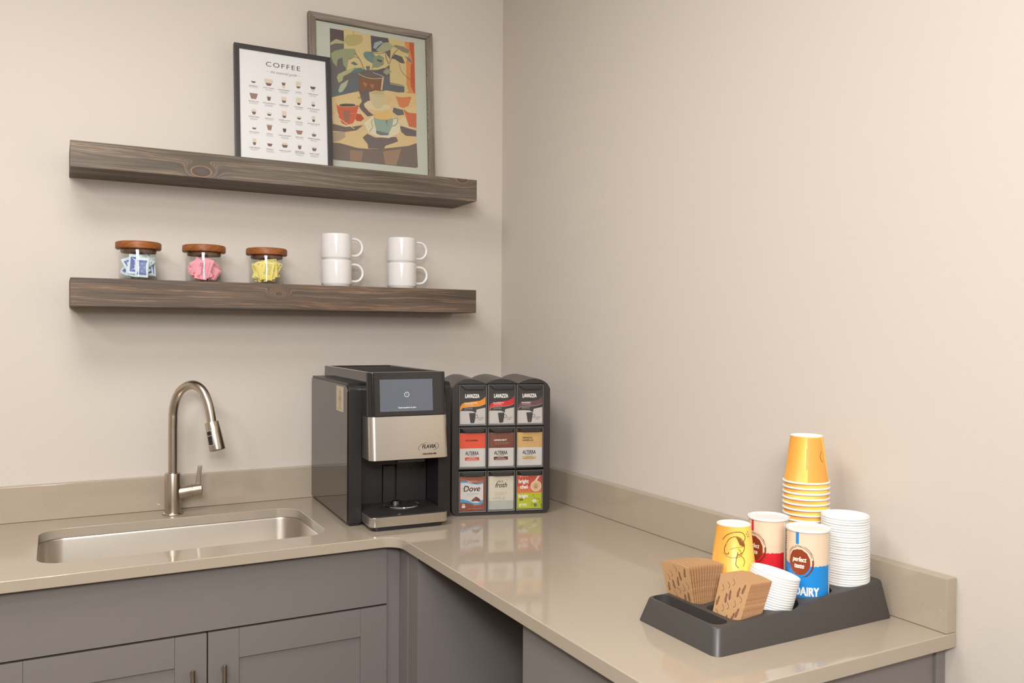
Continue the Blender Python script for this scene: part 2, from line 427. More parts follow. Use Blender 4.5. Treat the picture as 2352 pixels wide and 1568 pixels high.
# sink
g = G(); prev = None
rings = [(-.012, CB - .0012, .070), (.0, CB - .0012, .062), (.001, CB - .006, .06), (.004, .74, .058), (.008, .715, .056), (.022, .700, .05), (.06, .696, .04)]
for ins, z, r in rings:
    ring = [(x, y, z) for x, y in rrect(-1.498 + ins, -.801 - ins, -.548 + ins, -.158 - ins, max(r - ins * .2, .01), 8)]
    b = len(g.v); g.v += ring; n = len(ring)
    if prev is not None:
        for i in range(n): g.f.append((prev + i, prev + (i + 1) % n, b + (i + 1) % n, b + i)); g.m.append(0)
    prev = b
g.f.append(tuple(range(prev, prev + n))); g.m.append(0)
sk = thing('undermount_sink', 'brushed steel undermount sink set into worktop below the faucet', 'sink', (-1.15, -.353, .69))
me = g.mesh('basin', sinksteel, sharp=60); me.transform(Matrix.Translation((1.15, .353, -.69)))
b_ = put('basin', me, sk); md = b_.modifiers.new('s', 'SOLIDIFY'); md.thickness = .0012; md.offset = 1
obj('drain', G().lathe([(0, .0062), (.018, .0062), (.024, .0085), (.043, .0085), (.045, .0065), (.045, .0063)]), chrome, sk)

# faucet
fa = thing('kitchen_faucet', 'brushed nickel gooseneck pull-down faucet standing behind the sink', 'faucet', (-1.1497, -.0987, CT), math.atan2(-.787, .617))
obj('faucet_body', G().lathe([(0, 0), (.029, 0), (.030, .002), (.0285, .005), (.0235, .007), (.0232, .118), (.0222, .1215), (.0140, .1225), (0, .1225)]), nickel, fa)
path = [(0, .10), (0, .15), (0, .20), (0, .25), (.0008, .285)]
ctrl = [(0.001, .298), (.0045, .320), (.0125, .343), (.0285, .366), (.052, .381), (.077, .3865), (.101, .380), (.1205, .363), (.1330, .340), (.1408, .318), (.1462, .296), (.1495, .278)]
path += ctrl
# smooth
def cr(P, n=5):
    out = []
    for i in range(len(P) - 1):
        p0, p1, p2, p3 = (Vector(P[max(i - 1, 0)]), Vector(P[i]), Vector(P[i + 1]), Vector(P[min(i + 2, len(P) - 1)]))
        for k in range(n):
            t = k / n; out.append(.5 * ((2 * p1) + (p2 - p0) * t + (2 * p0 - 5 * p1 + 4 * p2 - p3) * t * t + (3 * p1 - p0 - 3 * p2 + p3) * t ** 3))
    return out + [Vector(P[-1])]
obj('spout', G().tube([(x, 0, z) for x, z in cr(path)], .0131, 24), nickel, fa)
d = Vector((.1712 - .1499, 0, .200 - .277)).normalized()
hd = put('spray_head', G().lathe([(.0135, .002), (.0190, .0015), (.0196, 0), (.0205, -.03), (.0222, -.078), (.0215, -.0815), (.018, -.0805), (0, -.080)], 40).mesh('spray_head', nickel), fa, (.1493, 0, .279))
hd.rotation_euler = (-d).to_track_quat('Z', 'Y').to_euler()
obj('nozzle_face', G().lathe([(0, -.0812), (.0175, -.0812), (.0178, -.0795)]), rubber, hd)
a0 = R(20)   # the spray button faces the viewer
g = G()
for k in range(1):
    for (s0, s1, z0, z1, rr, mi) in ((-.0078, .0078, -.066, -.022, .0004, 0), (-.0058, .0058, -.036, -.0245, .0022, 1), (-.0056, .0056, -.0635, -.0385, .0024, 1)):
        nn = 6; vs = []
        for i in range(nn + 1):
            s_ = s0 + (s1 - s0) * i / nn
            for z in (z0, z1):
                r0 = .0196 + (-z) * .0333
                for h in (-.002, rr): vs.append(((r0 + h) * math.cos(s_ / .02), (r0 + h) * math.sin(s_ / .02), z))
        fs = []
        for i in range(nn):
            b = i * 4; fs += [(b + 1, b + 5, b + 7, b + 3), (b, b + 2, b + 6, b + 4), (b, b + 4, b + 5, b + 1), (b + 2, b + 3, b + 7, b + 6)]
        fs += [(0, 1, 3, 2), (nn * 4, nn * 4 + 2, nn * 4 + 3, nn * 4 + 1)]
        g.add(vs, fs, mi)
_v = (-d).to_track_quat('Z', 'Y').inverted() @ Vector((.678, -.735, 0))
obj('spray_button', g, [chrome, rubber], hd, rot=(0, 0, math.atan2(_v.y, _v.x) - R(36)))
# handle on the side, 90 degrees from the spout
lv = G().tube([(0, .018, .062), (0, .0605, .0665)], [.0205, .0190], 28)
lv.tube([(0, .0625, .0667), (0, .090, .0690), (0, .0925, .0692)], [.0190, .0186, .0165], 28)
lv.tube([(0, .0600, .0667), (0, .0630, .0667)], .0175, 24)
HR = (0, 0, R(-40)); hub_ = obj('handle_hub', lv, nickel, fa, rot=HR); hub_.scale = (1, .88, 1)
g = G()
pr = [(.0745, .075, .0085), (.0800, .083, .0080), (.0815, .095, .0072), (.0835, .120, .0066), (.0868, .1395, .0060)]
vs = []; fs = []
for i, (y, z, hw) in enumerate(pr):
    t = .0085 - i * .0005
    vs += [(-hw, y - t, z), (hw, y - t, z), (hw, y + t, z), (-hw, y + t, z)]
for i in range(len(pr) - 1):
    for k in range(4): fs.append((i * 4 + k, i * 4 + (k + 1) % 4, i * 4 + 4 + (k + 1) % 4, i * 4 + 4 + k))
fs += [(3, 2, 1, 0), tuple(range(len(pr) * 4 - 4, len(pr) * 4))]
lev_ = obj('lever', g.add(vs, fs), nickel, fa, bev=.0018, seg=3, rot=HR); lev_.scale = (1, .88, 1)

# ------------------------------------------------ base cabinets
def shaker(x0, x1, z0, z1, st=.073):
    g = G(); g.box(x0 + st - .004, x1 - st + .004, -.0135, -.004, z0 + st - .004, z1 - st + .004)
    g.box(x0, x0 + st, -.020, 0, z0, z1); g.box(x1 - st, x1, -.020, 0, z0, z1)
    g.box(x0 + st + .0003, x1 - st - .0003, -.0198, 0, z0, z0 + st); g.box(x0 + st + .0003, x1 - st - .0003, -.0198, 0, z1 - st, z1)
    return g
def pull(parent, x, zt, ln=.16):
    g = G().tube([(x, -.052, zt), (x, -.052, zt - ln)], .0058, 20)
    for z in (zt - .018, zt - ln + .018): g.tube([(x, -.021, z), (x, -.052, z)], .0045, 12)
    return obj('handle', g, nickel, parent, bev=.0006, bang=60)
cb = thing('sink_base_cabinet', 'grey two-door base cabinet with plain false drawer front under the sink', 'cabinet', (-1.1, -.607, 0))
X = 1.1
g = G().box(-1.745 + X, -.669 + X, .0015, .605, .10, CB - .001).box(-1.745 + X, -.669 + X, .07, .60, 0, .10)
carc = boolean(g.mesh('carcass', cab, weld=False), [G().box(-1.58 + X, -.72 + X, .03, .56, .60, 1.0).mesh('c', cab)])
put('carcass', finish(carc, cab), cb)
obj('false_drawer_front', G().box(-1.5945 + X, -.6705 + X, -.020, 0, .7275, .8815), cab, cb, bev=.0012)
dl = obj('door', shaker(-1.5945 + X, -1.1322 + X, .12, .7222), cab, cb, bev=.0008, weld=False)
dr = obj('door', shaker(-1.1292 + X, -.6705 + X, .12, .7222), cab, cb, bev=.0008, weld=False)
pull(dl, -1.1685 + X, .6495); pull(dr, -1.0955 + X, .6495)
obj('gap_line', G().box(-1.59 + X, -.675 + X, .0005, .0014, .70, .75).box(-1.1335 + X, -1.128 + X, .0005, .0014, .12, .73), cabin, cb)
fl = thing('corner_filler_cabinet', 'narrow grey corner filler panels joining the two cabinet runs beneath the worktop', 'cabinet', (-.5, -.68, 0))
g = G().box(-.1687, -.1305, .062, .078, 0, CB - .001)
obj('filler_strip', g, cab, fl, bev=.001)
obj('corner_stile', G().box(-.1315, -.112, .0005, .0615, 0, CB - .001), cab, fl, bev=.002)
obj('side_panel', G().box(-.1300, .497, -.0675, -.0005, 0, CB - .001), cab, fl, bev=.001)
rc = thing('end_base_cabinet', 'grey base cabinet at the open end of the worktop, past the knee space', 'cabinet', (-.3, -1.55, 0))
obj('carcass', G().box(-.308, .272, -.237, .2215, 0, CB - .001), cab, rc, bev=.001)
obj('side_panel', G().box(-.330, -.309, -.237, .242, 0, CB - .001), cab, rc, bev=.001)
obj('scribe_strip', G().box(.2725, .299, -.2435, -.222, 0, CB - .001), cab, rc, bev=.003)

# ------------------------------------------------ shelves
tag(obj('floating_shelf', G().box(-1.422, -.198, -.195, -.0005, 1.9025, 1.9746), shelf_hi, bev=.0014), 'upper stained wooden floating shelf carrying the two picture frames', 'shelf')
tag(obj('floating_shelf', G().box(-1.422, -.198, -.195, -.0005, 1.5248, 1.6024), shelf_lo, bev=.0022), 'lower stained wooden floating shelf carrying jars and mugs', 'shelf')
U1 = 1.9746; U2 = 1.6024

# ------------------------------------------------ pictures
def fr_members(g, w_, h, b, d, mh, mv):
    for (a, c, mi) in ((((0, 0), (w_, 0), (w_ - b, b), (b, b)), 0, mh), (((0, h), (w_, h), (w_ - b, h - b), (b, h - b)), 0, mh), (((0, 0), (0, h), (b, h - b), (b, b)), 0, mv), (((w_, 0), (w_, h), (w_ - b, h - b), (w_ - b, b)), 0, mv)):
        g.prism(list(a), 0, d, mi, axis='y')
ART = [
 ('d6bf86',0,[(120,495),(214,488),(216,431),(264,438),(282,416),(285,453),(276,490),(355,488),(371,319),(332,308),(330,333),(280,335),(280,397),(253,375),(193,366),(168,367),(157,367),(128,355),(119,390),(120,443)]),
 ('54505a',0,[(216,487),(276,489),(276,464),(235,434),(217,436)]),
 ('584a4a',0,[(74,488),(120,488),(121,450),(74,443)]),
 ('b0ac80',0,[(74,439),(93,455),(126,450),(126,444),(93,440),(74,431)]),
 ('de8c50',0,[(337,487),(372,490),(372,295),(351,301),(340,336),(340,416),(354,453),(337,473)]),
 ('c45c32',0,[(353,487),(370,488),(372,300),(355,335),(357,409),(365,418),(354,464)]),
 ('60686c',0,[(134,321),(167,340),(170,288),(76,256),(76,284),(102,302)]),
 ('626468',0,[(258,355),(279,368),(280,333),(332,330),(332,310),(255,302),(254,348)]),
 ('5c585c',0,[(217,364),(257,382),(276,384),(279,359),(238,354)]),
 ('baac70',0,[(130,475),(155,481),(183,483),(187,469),(180,455),(158,442),(134,438),(122,456)]),
 ('969c76',0,[(75,402),(89,415),(123,427),(158,432),(163,413),(135,392),(130,359),(117,370),(114,396),(98,386),(94,362),(81,375)]),
 ('acb07e',0,[(94,325),(99,337),(128,355),(157,369),(182,371),(142,349),(116,332),(114,318),(100,308)]),
 ('b2b496',0,[(98,282),(107,304),(134,324),(127,302),(114,282),(103,275)]),
 ('6e8a84',0,[(186,420),(194,429),(217,432),(231,418),(229,400),(220,391),(198,400),(189,410)]),
 ('8a9474',0,[(224,415),(243,426),(260,419),(259,394),(238,380),(220,378),(214,369),(220,391)]),
 ('54504c',0,[(234,410),(254,408),(250,400),(237,403)]),
 ('a0aca6',0,[(222,446),(227,465),(251,476),(257,470),(240,456),(232,444)]),
 ('a8a686',0,[(232,440),(259,470),(276,475),(296,464),(283,449),(258,436),(241,435)]),
 ('8a8668',0,[(294,464),(302,470),(335,468),(354,459),(350,447),(331,449),(312,457)]),
 ('5c5a56',0,[(286,420),(298,437),(326,432),(336,410),(318,410),(301,419)]),
 ('787c80',0,[(334,437),(354,431),(365,418),(353,418)]),
 ('627674',0,[(142,381),(154,389),(168,380),(157,375)]),
 ('627674',0,[(194,378),(210,382),(208,370),(199,364)]),
 ('627674',0,[(142,349),(157,365),(181,371),(186,362),(164,350)]),
 ('9e9c7c',0,[(255,368),(270,385),(287,374),(268,359)]),
 ('80583e',0,[(171,342),(254,346),(246,301),(211,298),(204,266),(180,267),(170,292)]),
 ('b47848',0,[(182,322),(200,321),(192,306)]),
 ('b47848',0,[(207,319),(224,320),(218,304)]),
 ('685c5a',0,[(174,291),(211,298),(204,261),(180,267)]),
 ('dcc08c',0,[(252,346),(258,348),(251,304),(246,303)]),
 ('dcbe88',0,[(76,256),(168,289),(176,272),(207,286),(266,306),(306,305),(376,310),(373,136),(343,123),(252,104),(200,97),(161,96),(99,106),(78,105)]),
 ('726258',0,[(78,105),(99,106),(161,96),(200,97),(252,104),(343,123),(373,136),(376,52),(78,48)]),
 ('92765e',0,[(134,87),(180,88),(174,52),(134,52)]),
 ('9c7c62',0,[(250,94),(316,109),(297,51),(257,51)]),
 ('70645e',0,[(76,168),(122,162),(182,175),(158,155),(120,145),(77,144)]),
 ('b09c80',0,[(77,140),(118,145),(120,128),(99,113),(78,107)]),
 ('6c5e5c',0,[(195,148),(224,138),(299,149),(305,134),(259,114),(254,104),(198,98),(196,113),(179,133)]),
 ('68605c',0,[(172,275),(205,286),(207,263),(187,251),(187,240),(202,225),(219,214),(198,207),(175,227),(168,239),(179,256)]),
 ('685c5c',0,[(312,189),(373,183),(372,159),(334,157),(318,168)]),
 ('646264',0,[(291,250),(325,246),(329,230),(305,224),(287,234)]),
 ('e0cca0',0,[(185,247),(199,260),(216,264),(281,254),(275,242),(235,232),(198,234)]),
 ('cec094',0,[(204,290),(227,300),(258,300),(263,290),(260,264),(245,240),(226,237),(216,251),(209,265)]),
 ('c4b07c',0,[(207,289),(227,298),(258,298),(256,290),(226,286)]),
 ('e2c496',0,[(76,192),(91,205),(167,228),(186,204),(182,182),(151,167),(122,163),(91,167),(78,175)]),
 ('ba5034',0,[(155,194),(159,212),(175,212),(186,198),(174,187),(159,187)]),
 ('ce603e',0,[(89,241),(168,241),(155,194),(147,178),(124,168),(108,173),(98,194)]),
 ('a06850',0,[(114,219),(138,218),(134,180),(115,182)]),
 ('e0d6b2',0,[(184,183),(217,210),(302,216),(314,187),(309,164),(273,142),(234,141),(201,151)]),
 ('92a696',0,[(217,217),(290,211),(284,184),(271,155),(250,149),(230,154),(223,180)]),
 ('6e7474',0,[(226,163),(273,158),(269,151),(244,148),(228,152)]),
 ('66706e',0,[(262,202),(267,202),(266,181)]),
 ('d6804a',0,[(296,298),(357,295),(346,263),(325,252),(311,258),(304,278)]),
 ('ce6c42',0,[(327,247),(374,243),(373,189),(346,191),(335,224)]),
 ('dec488',0,[(327,249),(342,259),(374,263),(374,240),(345,239)]),
 ('e0cca0',0,[(308,206),(325,223),(335,217),(346,187),(373,183),(373,180),(334,186),(312,195)]),
 ('d8c48c',0,[(168,247),(165,243),(158,238),(148,234),(135,231),(122,229),(109,229),(99,230),(92,233),(90,237),(92,241),(99,246),(109,250),(122,253),(136,255),(148,255),(159,254),(165,251)]),
 ('504644',0,[(157,240),(155,238),(150,236),(143,234),(133,232),(123,231),(114,230),(107,230),(102,231),(100,233),(102,235),(107,237),(114,239),(124,241),(134,242),(143,243),(150,243),(155,242)]),
 ('e2ba6e',0,[(292,221),(290,216),(284,212),(273,207),(261,204),(248,203),(236,203),(226,204),(220,207),(217,211),(220,216),(226,221),(236,225),(248,228),(262,230),(274,230),(284,228),(290,225)]),
 ('debe82',0,[(357,303),(355,300),(350,296),(341,293),(331,291),(321,289),(311,289),(303,290),(298,292),(296,294),(298,298),(303,301),(311,304),(321,307),(332,308),(342,309),(350,308),(355,306)]),
 ('6e6054',5,[(158,419),(176,395),(193,355)]),
 ('6e6054',4,[(310,455),(292,434),(278,400)]),
 ('5a4a44',5,[(264,431),(269,414),(276,398)]),
 ('8c7c5c',4,[(314,406),(322,382),(337,367),(356,355)]),
 ('e6d2a4',4,[(167,349),(193,340),(226,340),(256,348),(249,354),(219,360)]),
 ('e6d2a4',4,[(280,330),(332,329)]),
 ('6e6054',3,[(135,392),(157,405),(172,402)]),
 ('6e6054',3,[(211,428),(252,431),(268,439)]),
 ('6e6054',3,[(153,490),(154,481)]),
 ('e6d2a4',6,[(90,240),(79,234),(82,214),(99,198)]),
 ('e0cca0',6,[(91,193),(121,175),(151,159)]),
 ('7e928a',6,[(290,211),(304,213),(300,193),(284,184)]),
 ('e6d2a4',5,[(357,296),(371,291),(354,279)]),
 ('e6d2a4',5,[(290,267),(305,252),(325,248)]),
 ('8c6c4c',4,[(163,267),(180,265),(191,257)]),
 ('d8c48c',5,[(263,280),(278,288),(276,272),(262,259)]),
 ('c8b088',3,[(219,278),(260,288)]),
 ('e8b080',3,[(138,210),(158,211),(153,196)]),
 ('605854',3,[(215,200),(211,186),(215,175),(203,155)]),
]

wd, hh = .4375, .5306
pf = thing('wood_framed_painting', 'large painting of coffee cups and potted plant in rustic grey wood frame', 'picture', (-.7301, -.0620, U1 + .0016))
pf.rotation_euler = (-math.atan2(.035, .5294), 0, 0)
g = G(); fr_members(g, wd, hh, .0245, .020, 0, 1)
obj('frame', g, [greywood, greywood_v], pf, bev=.0025, weld=False)
obj('mat_board', G().box(.022, wd - .022, .010, .014, .022, hh - .022), paint('c6c8b8', .8), pf)
P_ = Print(0, 0, .001, .001)
P_.rect(73, 49, 371.5, 488, '69625f', 1)
for i, (c, w_, p) in enumerate(ART):
    if w_: P_.stroke(p, w_ * .0004, c, 60 + i * .1)
    else: P_.poly(p, c, 2 + i * .8)
g = G(); P_.into(g, flat_xz(.0099), step=.00003)
obj('painting', g, P_.mats, pf, weld=False, fix=False)
obj('glazing', G().box(.0235, wd - .0235, .0050, .0056, .0235, hh - .0235), acrylic, pf)

wd, hh = .3040, .3795
bf = thing('black_framed_poster', 'white coffee guide poster in thin black frame leaning before the larger painting', 'picture', (-.9698, -.094, U1 + .0016))
bf.rotation_euler = (-math.atan2(.036, .3774), 0, 0)
g = G(); fr_members(g, wd, hh, .0155, .018, 0, 0)
obj('frame', g, mat('black_frame', '3a3635', .38), bf, bev=.0015, weld=False)
P_ = Print(0, 0, .001, .001)
P_.rect(14, 14, 290, 366, 'f3f1ef', 0)
INK = '3c3634'; BR = '7a5f58'; DK = '5a4a47'; LT = 'a07c74'; TAN = 'e4d6bf'
P_.text('COFFEE', 151.5, 326.5, .0215, INK, fit=.108, space=1.25)
P_.text('the essential guide', 151.5, 303.5, .0125, '8a8280', fit=.084, shear=.45)
P_.stroke([(97, 303), (107, 304)], .0006, 'a09a97'); P_.stroke([(196, 303), (207, 303.5)], .0006, 'a09a97')
NM = [['ESPRESSO', 'FLAT WHITE', 'CAFÉ BOMBÓN', 'GALÃO', 'LONG BLACK'], ['BLACK EYE', 'THE CORTADITO', 'AMERICANO', 'MAZAGRAN', 'CAFÉ CON LECHE'],
      ['CAPPUCCINO', 'AFFOGATO', 'CAFFÈ LATTE', 'CORTADO', 'PICCOLO LATTE'], ['MACCHIATO', 'MOCHA', 'CAFÉ CON HIELO', 'RED EYE', 'ESPRESSO ROMANO'], ['CAFÉ BREVE', 'DOPPIO', 'CAFÉ AU LAIT', 'ESPRESSO CON PANNA', 'CAFÉ TABIC']]
# cup: (width, height, y above name, colour, foam above (w, h) or None)
CU = [[(15, 5, 13, DK, None), (20, 9, 12, BR, (26, 13)), (13, 9, 20, BR, (13, -9)), (14, 6.5, 16, BR, (16, 16)), (19, 8, 21, DK, (15, -8))],
      [(26, 18, 17, LT, None), (13, 12, 15, BR, (13, 4)), (15, 7.5, 12, BR, (16, 12)), (12, 7, 11, DK, (18, 17)), (13, 6, 12, DK, (11, 10))],
      [(13, 9, 12, BR, (14, 8)), (14, 5, 12, DK, (14, 5)), (13, 7.5, 12, BR, (15, 15)), (14, 5, 12, DK, (14, 5)), (10, 7, 11, DK, (12, 12))],
      [(14, 5.5, 12, BR, None), (17, 16, 20, LT, (17, 4)), (12, 12, 17, DK, None), (23, 13, 16, LT, None), (16, 8, 12, BR, (6, 7))],
      [(11, 9, 13, BR, (11, 12)), (17, 9, 14, BR, None), (20, 9, 15, BR, (16, 7)), (12, 11, 16, BR, (12, 4)), (16, 9, 14, BR, (14, 4))]]
for r_ in range(5):
    for c_ in range(5):
        cx = 58 + 46.9 * c_; cy = 249.5 - 49.1 * r_; w_, h_, up_, col, fo = CU[r_][c_]; y0 = cy + up_ - h_ / 2
        P_.poly([(cx - w_ / 2, y0 + h_), (cx + w_ / 2, y0 + h_), (cx + w_ / 2.9, y0 + h_ * .25), (cx + w_ / 3.6, y0), (cx - w_ / 3.6, y0), (cx - w_ / 2.9, y0 + h_ * .25)], col, 2)
        if fo:
            if fo[1] > 0: P_.poly([(cx - fo[0] / 2, y0 + h_ + .3), (cx + fo[0] / 2, y0 + h_ + .3), (cx + fo[0] / 2, y0 + h_ + fo[1]), (cx - fo[0] / 2, y0 + h_ + fo[1])], TAN, 1)
            else: P_.poly([(cx - fo[0] / 2, y0 - .3), (cx + fo[0] / 2, y0 - .3), (cx + fo[0] / 4, y0 + fo[1]), (cx - fo[0] / 4, y0 + fo[1])], TAN, 1)
        nm = NM[r_][c_]
        if nm == 'ESPRESSO CON PANNA':
            P_.text('ESPRESSO', cx, cy + 2.2, .0048, INK, fit=.029, bold=.02); P_.text('CON PANNA', cx, cy - 2.6, .0048, INK, fit=.031, bold=.02)
        else: P_.text(nm, cx, cy, .0048, INK, fit=min(.0030 * len(nm) + .003, .039), bold=.02)
        P_.small(cx, cy - 4.5 - (3 if len(nm) > 16 else 0), 27, 1 + (r_ + c_) % 3, '8e8683', 2.5, .9, 2, r_ * 5 + c_)
g = G(); P_.into(g, flat_xz(.0060), step=.00004)
obj('poster', g, P_.mats, bf, weld=False, fix=False)
obj('backing', G().box(.012, wd - .012, .0062, .012, .012, hh - .012), paint('b0a090', .8), bf)
obj('glazing', G().box(.0150, wd - .0150, .0032, .0038, .0150, hh - .0150), acrylic, bf)

# ------------------------------------------------ coffee machine
cm = thing('coffee_machine', 'black and steel single-serve coffee machine with touch screen beside the sink', 'coffee machine', (-.7375, -.497, CT + .0003), R(-2.8))
def yz_round(y0, y1, z0, z1, r): return rrect(y0, y1, z0, z1, [.003, .003, .003, r], 8)
# left column: front top edge rounded
g = G().prism(yz_round(.0, .462, .007, .400, .020), .0005, .037, axis='x'); g.box(.006, .034, .008, .45, 0, .008, 1)
obj('left_column', g, [blacksatin, rubber], cm, bev=.0010)
g = G().prism(yz_round(.006, .460, .010, .394, .018), -.0030, .0004, axis='x')
sp_ = obj('side_panel', g, sideglass, cm, bev=.0008)
P_ = Print(); lx, lz = .0865, .350
P_.rect(.0445, .316, .1285, .388, 'c9b99c', 1)
P_.ell(.0865, .352, .014, .028, 'b9a583', 2); P_.small(.0865, .355, .040, 2, '9a8664', .005, .003, 3, 8); P_.small(.0865, .326, .06, 2, 'a08c6c', .004, .001, 2, 3); P_.ell(.0865, .372, .003, .003, '7c6a50', 3)
g = G(); P_.into(g, lambda x, z, h: (-.0031 - h, .173 - x, z)); obj('sticker', g, P_.mats, cm, weld=False, fix=False)
g = G().prism(yz_round(.0, .462, .007, .400, .020), .266, .304, axis='x'); g.box(.27, .30, .008, .45, 0, .008, 1)
obj('right_column', g, [blacksatin, rubber], cm, bev=.0010)
g = G().box(.0375, .2655, .118, .455, .002, .396)
obj('rear_body', g, blacksatin, cm, bev=.001)
# niche back wall with the tall notch
g = G().box(.038, .265, .102, .1175, .03, .19); me = boolean(g.mesh('n', greyplastic), [G().box(.128, .172, .09, .1115, .0, .150).mesh('c', greyplastic)])
put('niche_back', finish(me, greyplastic, bev=.0012), cm)
obj('notch_panel', G().box(.1300, .1655, .0985, .112, .03, .1475), greyplastic, cm, bev=.001)
# brew head: upper black hood with screen, steel fascia below
def hood(x0, x1, y0, y1, r): return rrect(x0, x1, y0, y1, [r, r, .004, .004], 8)
def loft(outs, zs, mi=0, cap=True):
    g = G(); n = len(outs[0]); g.v = [(x, y, z) for o_, z in zip(outs, zs) for x, y in o_]
    for k in range(len(outs) - 1):
        for i in range(n): g.f.append((k * n + i, k * n + (i + 1) % n, (k + 1) * n + (i + 1) % n, (k + 1) * n + i)); g.m.append(mi)
    if cap: g.f.append(tuple(range(n))[::-1]); g.m.append(mi); g.f.append(tuple(range((len(outs) - 1) * n, len(outs) * n))); g.m.append(mi)
    return g
g = loft([hood(.036, .268, -.071, .455, .020), hood(.037, .267, -.060, .452, .018)], [.3115, .4325])
_hm = finish(boolean(g.mesh('h', blackgloss), [G().box(.052, .252, -.035, .435, .4285, .5).mesh('c', blackgloss)]), [blackgloss, rubber], bev=.0018, sharp=45)
for p_ in _hm.polygons: p_.material_index = 1 if p_.center.z < .4295 and p_.center.z > .427 and p_.normal.z > .9 else 0
hd_ = put('hood', _hm, cm)
k_ = (.071 - .060) / (.4325 - .3115)
def onhood(x, z, h): return (x, -.0712 + (z - .3115) * k_ - h, z)
P_ = Print(); P_.rect(.0695, .3245, .2235, .4128, screen, 1)
g2 = mat('screen_icon', 'a9adb2', .3)
for i in range(24):
    a, b = 2 * PI * i / 24, 2 * PI * (i + 1) / 24
    P_.stroke([(.147 + .0065 * math.cos(a), .3705 + .0065 * math.sin(a)), (.147 + .0065 * math.cos(b), .3705 + .0065 * math.sin(b))], .0013, screentext, 2)
P_.stroke([(.147, .3735), (.147, .3700)], .0010, screentext, 2)
P_.text('Touch anywhere to start', .147, .3345, .0060, screentext, 2, fit=.053, bold=.03)
g = G(); P_.into(g, onhood); obj('touch_screen', g, P_.mats, cm, weld=False, fix=False)
# steel fascia as bent sheet
def fascia(y0, r): # open outline wrapped round the front
    pts = [(.0375, .00)]
    pts += [(.0375 + r - r * math.cos(R(a)), y0 + r - r * math.sin(R(a))) for a in range(0, 91, 9)]
    pts += [(.2665 - r + r * math.sin(R(a)), y0 + r - r * math.cos(R(a))) for a in range(0, 91, 9)]
    pts += [(.2665, .00)]
    return pts
def sheet(pa, pb, z0, z1, mi=0):
    g = G(); n = len(pa)
    inn = lambda P: [(x + (.0015 if x < .15 else -.0015) * (1 if (x < .06 or x > .245) else 0), y + .0015) for x, y in P]
    A_, B_, a_, b_ = pa, pb, inn(pa), inn(pb)
    g.v = [(x, y, z0) for x, y in A_] + [(x, y, z1) for x, y in B_] + [(x, y, z0) for x, y in a_] + [(x, y, z1) for x, y in b_]
    for i in range(n - 1):
        g.f += [(i, i + 1, n + i + 1, n + i), (2 * n + i, 3 * n + i, 3 * n + i + 1, 2 * n + i + 1), (i, 2 * n + i, 2 * n + i + 1, i + 1), (n + i, n + i + 1, 3 * n + i + 1, 3 * n + i)]; g.m += [mi] * 4
    g.f += [(0, n, 3 * n, 2 * n), (n - 1, 3 * n - 1, 4 * n - 1, 2 * n - 1)]; g.m += [mi] * 2
    return g
fs_ = obj('steel_fascia', sheet(fascia(-.086, .018), fascia(-.0745, .018), .1925, .3110), steel, cm, sharp=60)
obj('brew_head', loft([hood(.0395, .2645, -.083, .118, .016), hood(.0395, .2645, -.072, .118, .016)], [.1905, .3110]), blacksatin, cm, bev=.001)
obj('outlet', G().box(.12, .20, -.07, -.02, .181, .1908), rubber, cm, bev=.002)
k2 = (.086 - .0745) / (.311 - .1925)
P_ = Print(); INK = '2a2523'
P_.text('FLAVIA', .2065, .2242, .0150, INK, 2, fit=.0400, bold=.03, shear=.25)
for a0_, a1_, q in ((100, 215, 1), (-62, 50, -1)):
    pts = [(.2060 + .0300 * math.cos(R(a)), .2235 + .0125 * math.sin(R(a)) + .0012 * math.cos(R(a)) * 2) for a in range(a0_, a1_ + 1, 9)]
    P_.stroke(pts, .0008, INK, 2)
P_.text('CREATION 600', .2075, .2040, .0062, INK, 2, fit=.0410, bold=.05)
g = G(); P_.into(g, lambda x, z, h: (x, -.0863 + (z - .1925) * k2 - h, z)); obj('logo', g, P_.mats, cm, weld=False, fix=False)
obj('fascia_seam', G().box(.2425, .2429, -.0868, -.0855, .1925, .1933), rubber, cm)
# drip tray
dt = obj('drip_tray', loft([rrect(.0450, .2500, -.0860, .11, [.016, .016, .002, .002], 6)] * 2, [0, .0115]), blacksatin, cm, bev=.0015)
g = G().add(*(lambda q: (q.v, q.f))(loft([rrect(.0375, .2640, -.0925, .0985, [.017, .017, .001, .001], 8)] * 2, [.0115, .0380])))
obj('tray_front', g, steel, dt, bev=.0012, sharp=45)
obj('tray_top', loft([rrect(.0400, .2615, -.0895, .0985, [.015, .015, .001, .001], 8)] * 2, [.0381, .0402]), greyplastic, dt, bev=.0008)
g = G().lathe([(0, .0440), (.0455, .0440), (.0470, .0468), (.0485, .0440), (.0560, .0425), (.0600, .0403), (0, .0403)], 48)
cp = put('cup_rest', g.mesh('cup_rest', rubber), dt, (.158, .010, 0)); cp.scale = (1.1, 1.1, 1.0)
g = G().lathe([(0, .0475), (.041, .0475), (.0435, .0488), (.0450, .0475), (.0450, .0442), (0, .0442)], 48)
obj('grate_ring', G().lathe([(.0438, .0476), (.0450, .0492), (.0463, .0492), (.0470, .0476)], 56, closed=True), chrome, cp)
for a_ in (35, 80, 125, 215, 260, 305):
    c_, q_ = math.cos(R(a_)), math.sin(R(a_)); g.box(-.0022, .0022, .020, .036, .0474, .0479, 1, Matrix.Rotation(R(a_), 4, 'Z'))
obj('drip_grate', g, [greyplastic, rubber], cp, sharp=40)
obj('grate_knob', G().lathe([(0, .0585), (.008, .0595), (.0115, .0575), (.0125, .0478), (0, .0478)], 28, T=Matrix.Translation((-.012, .014, 0))), mat('dark_chrome', (.22, .20, .19), .3, 1.0), cp)

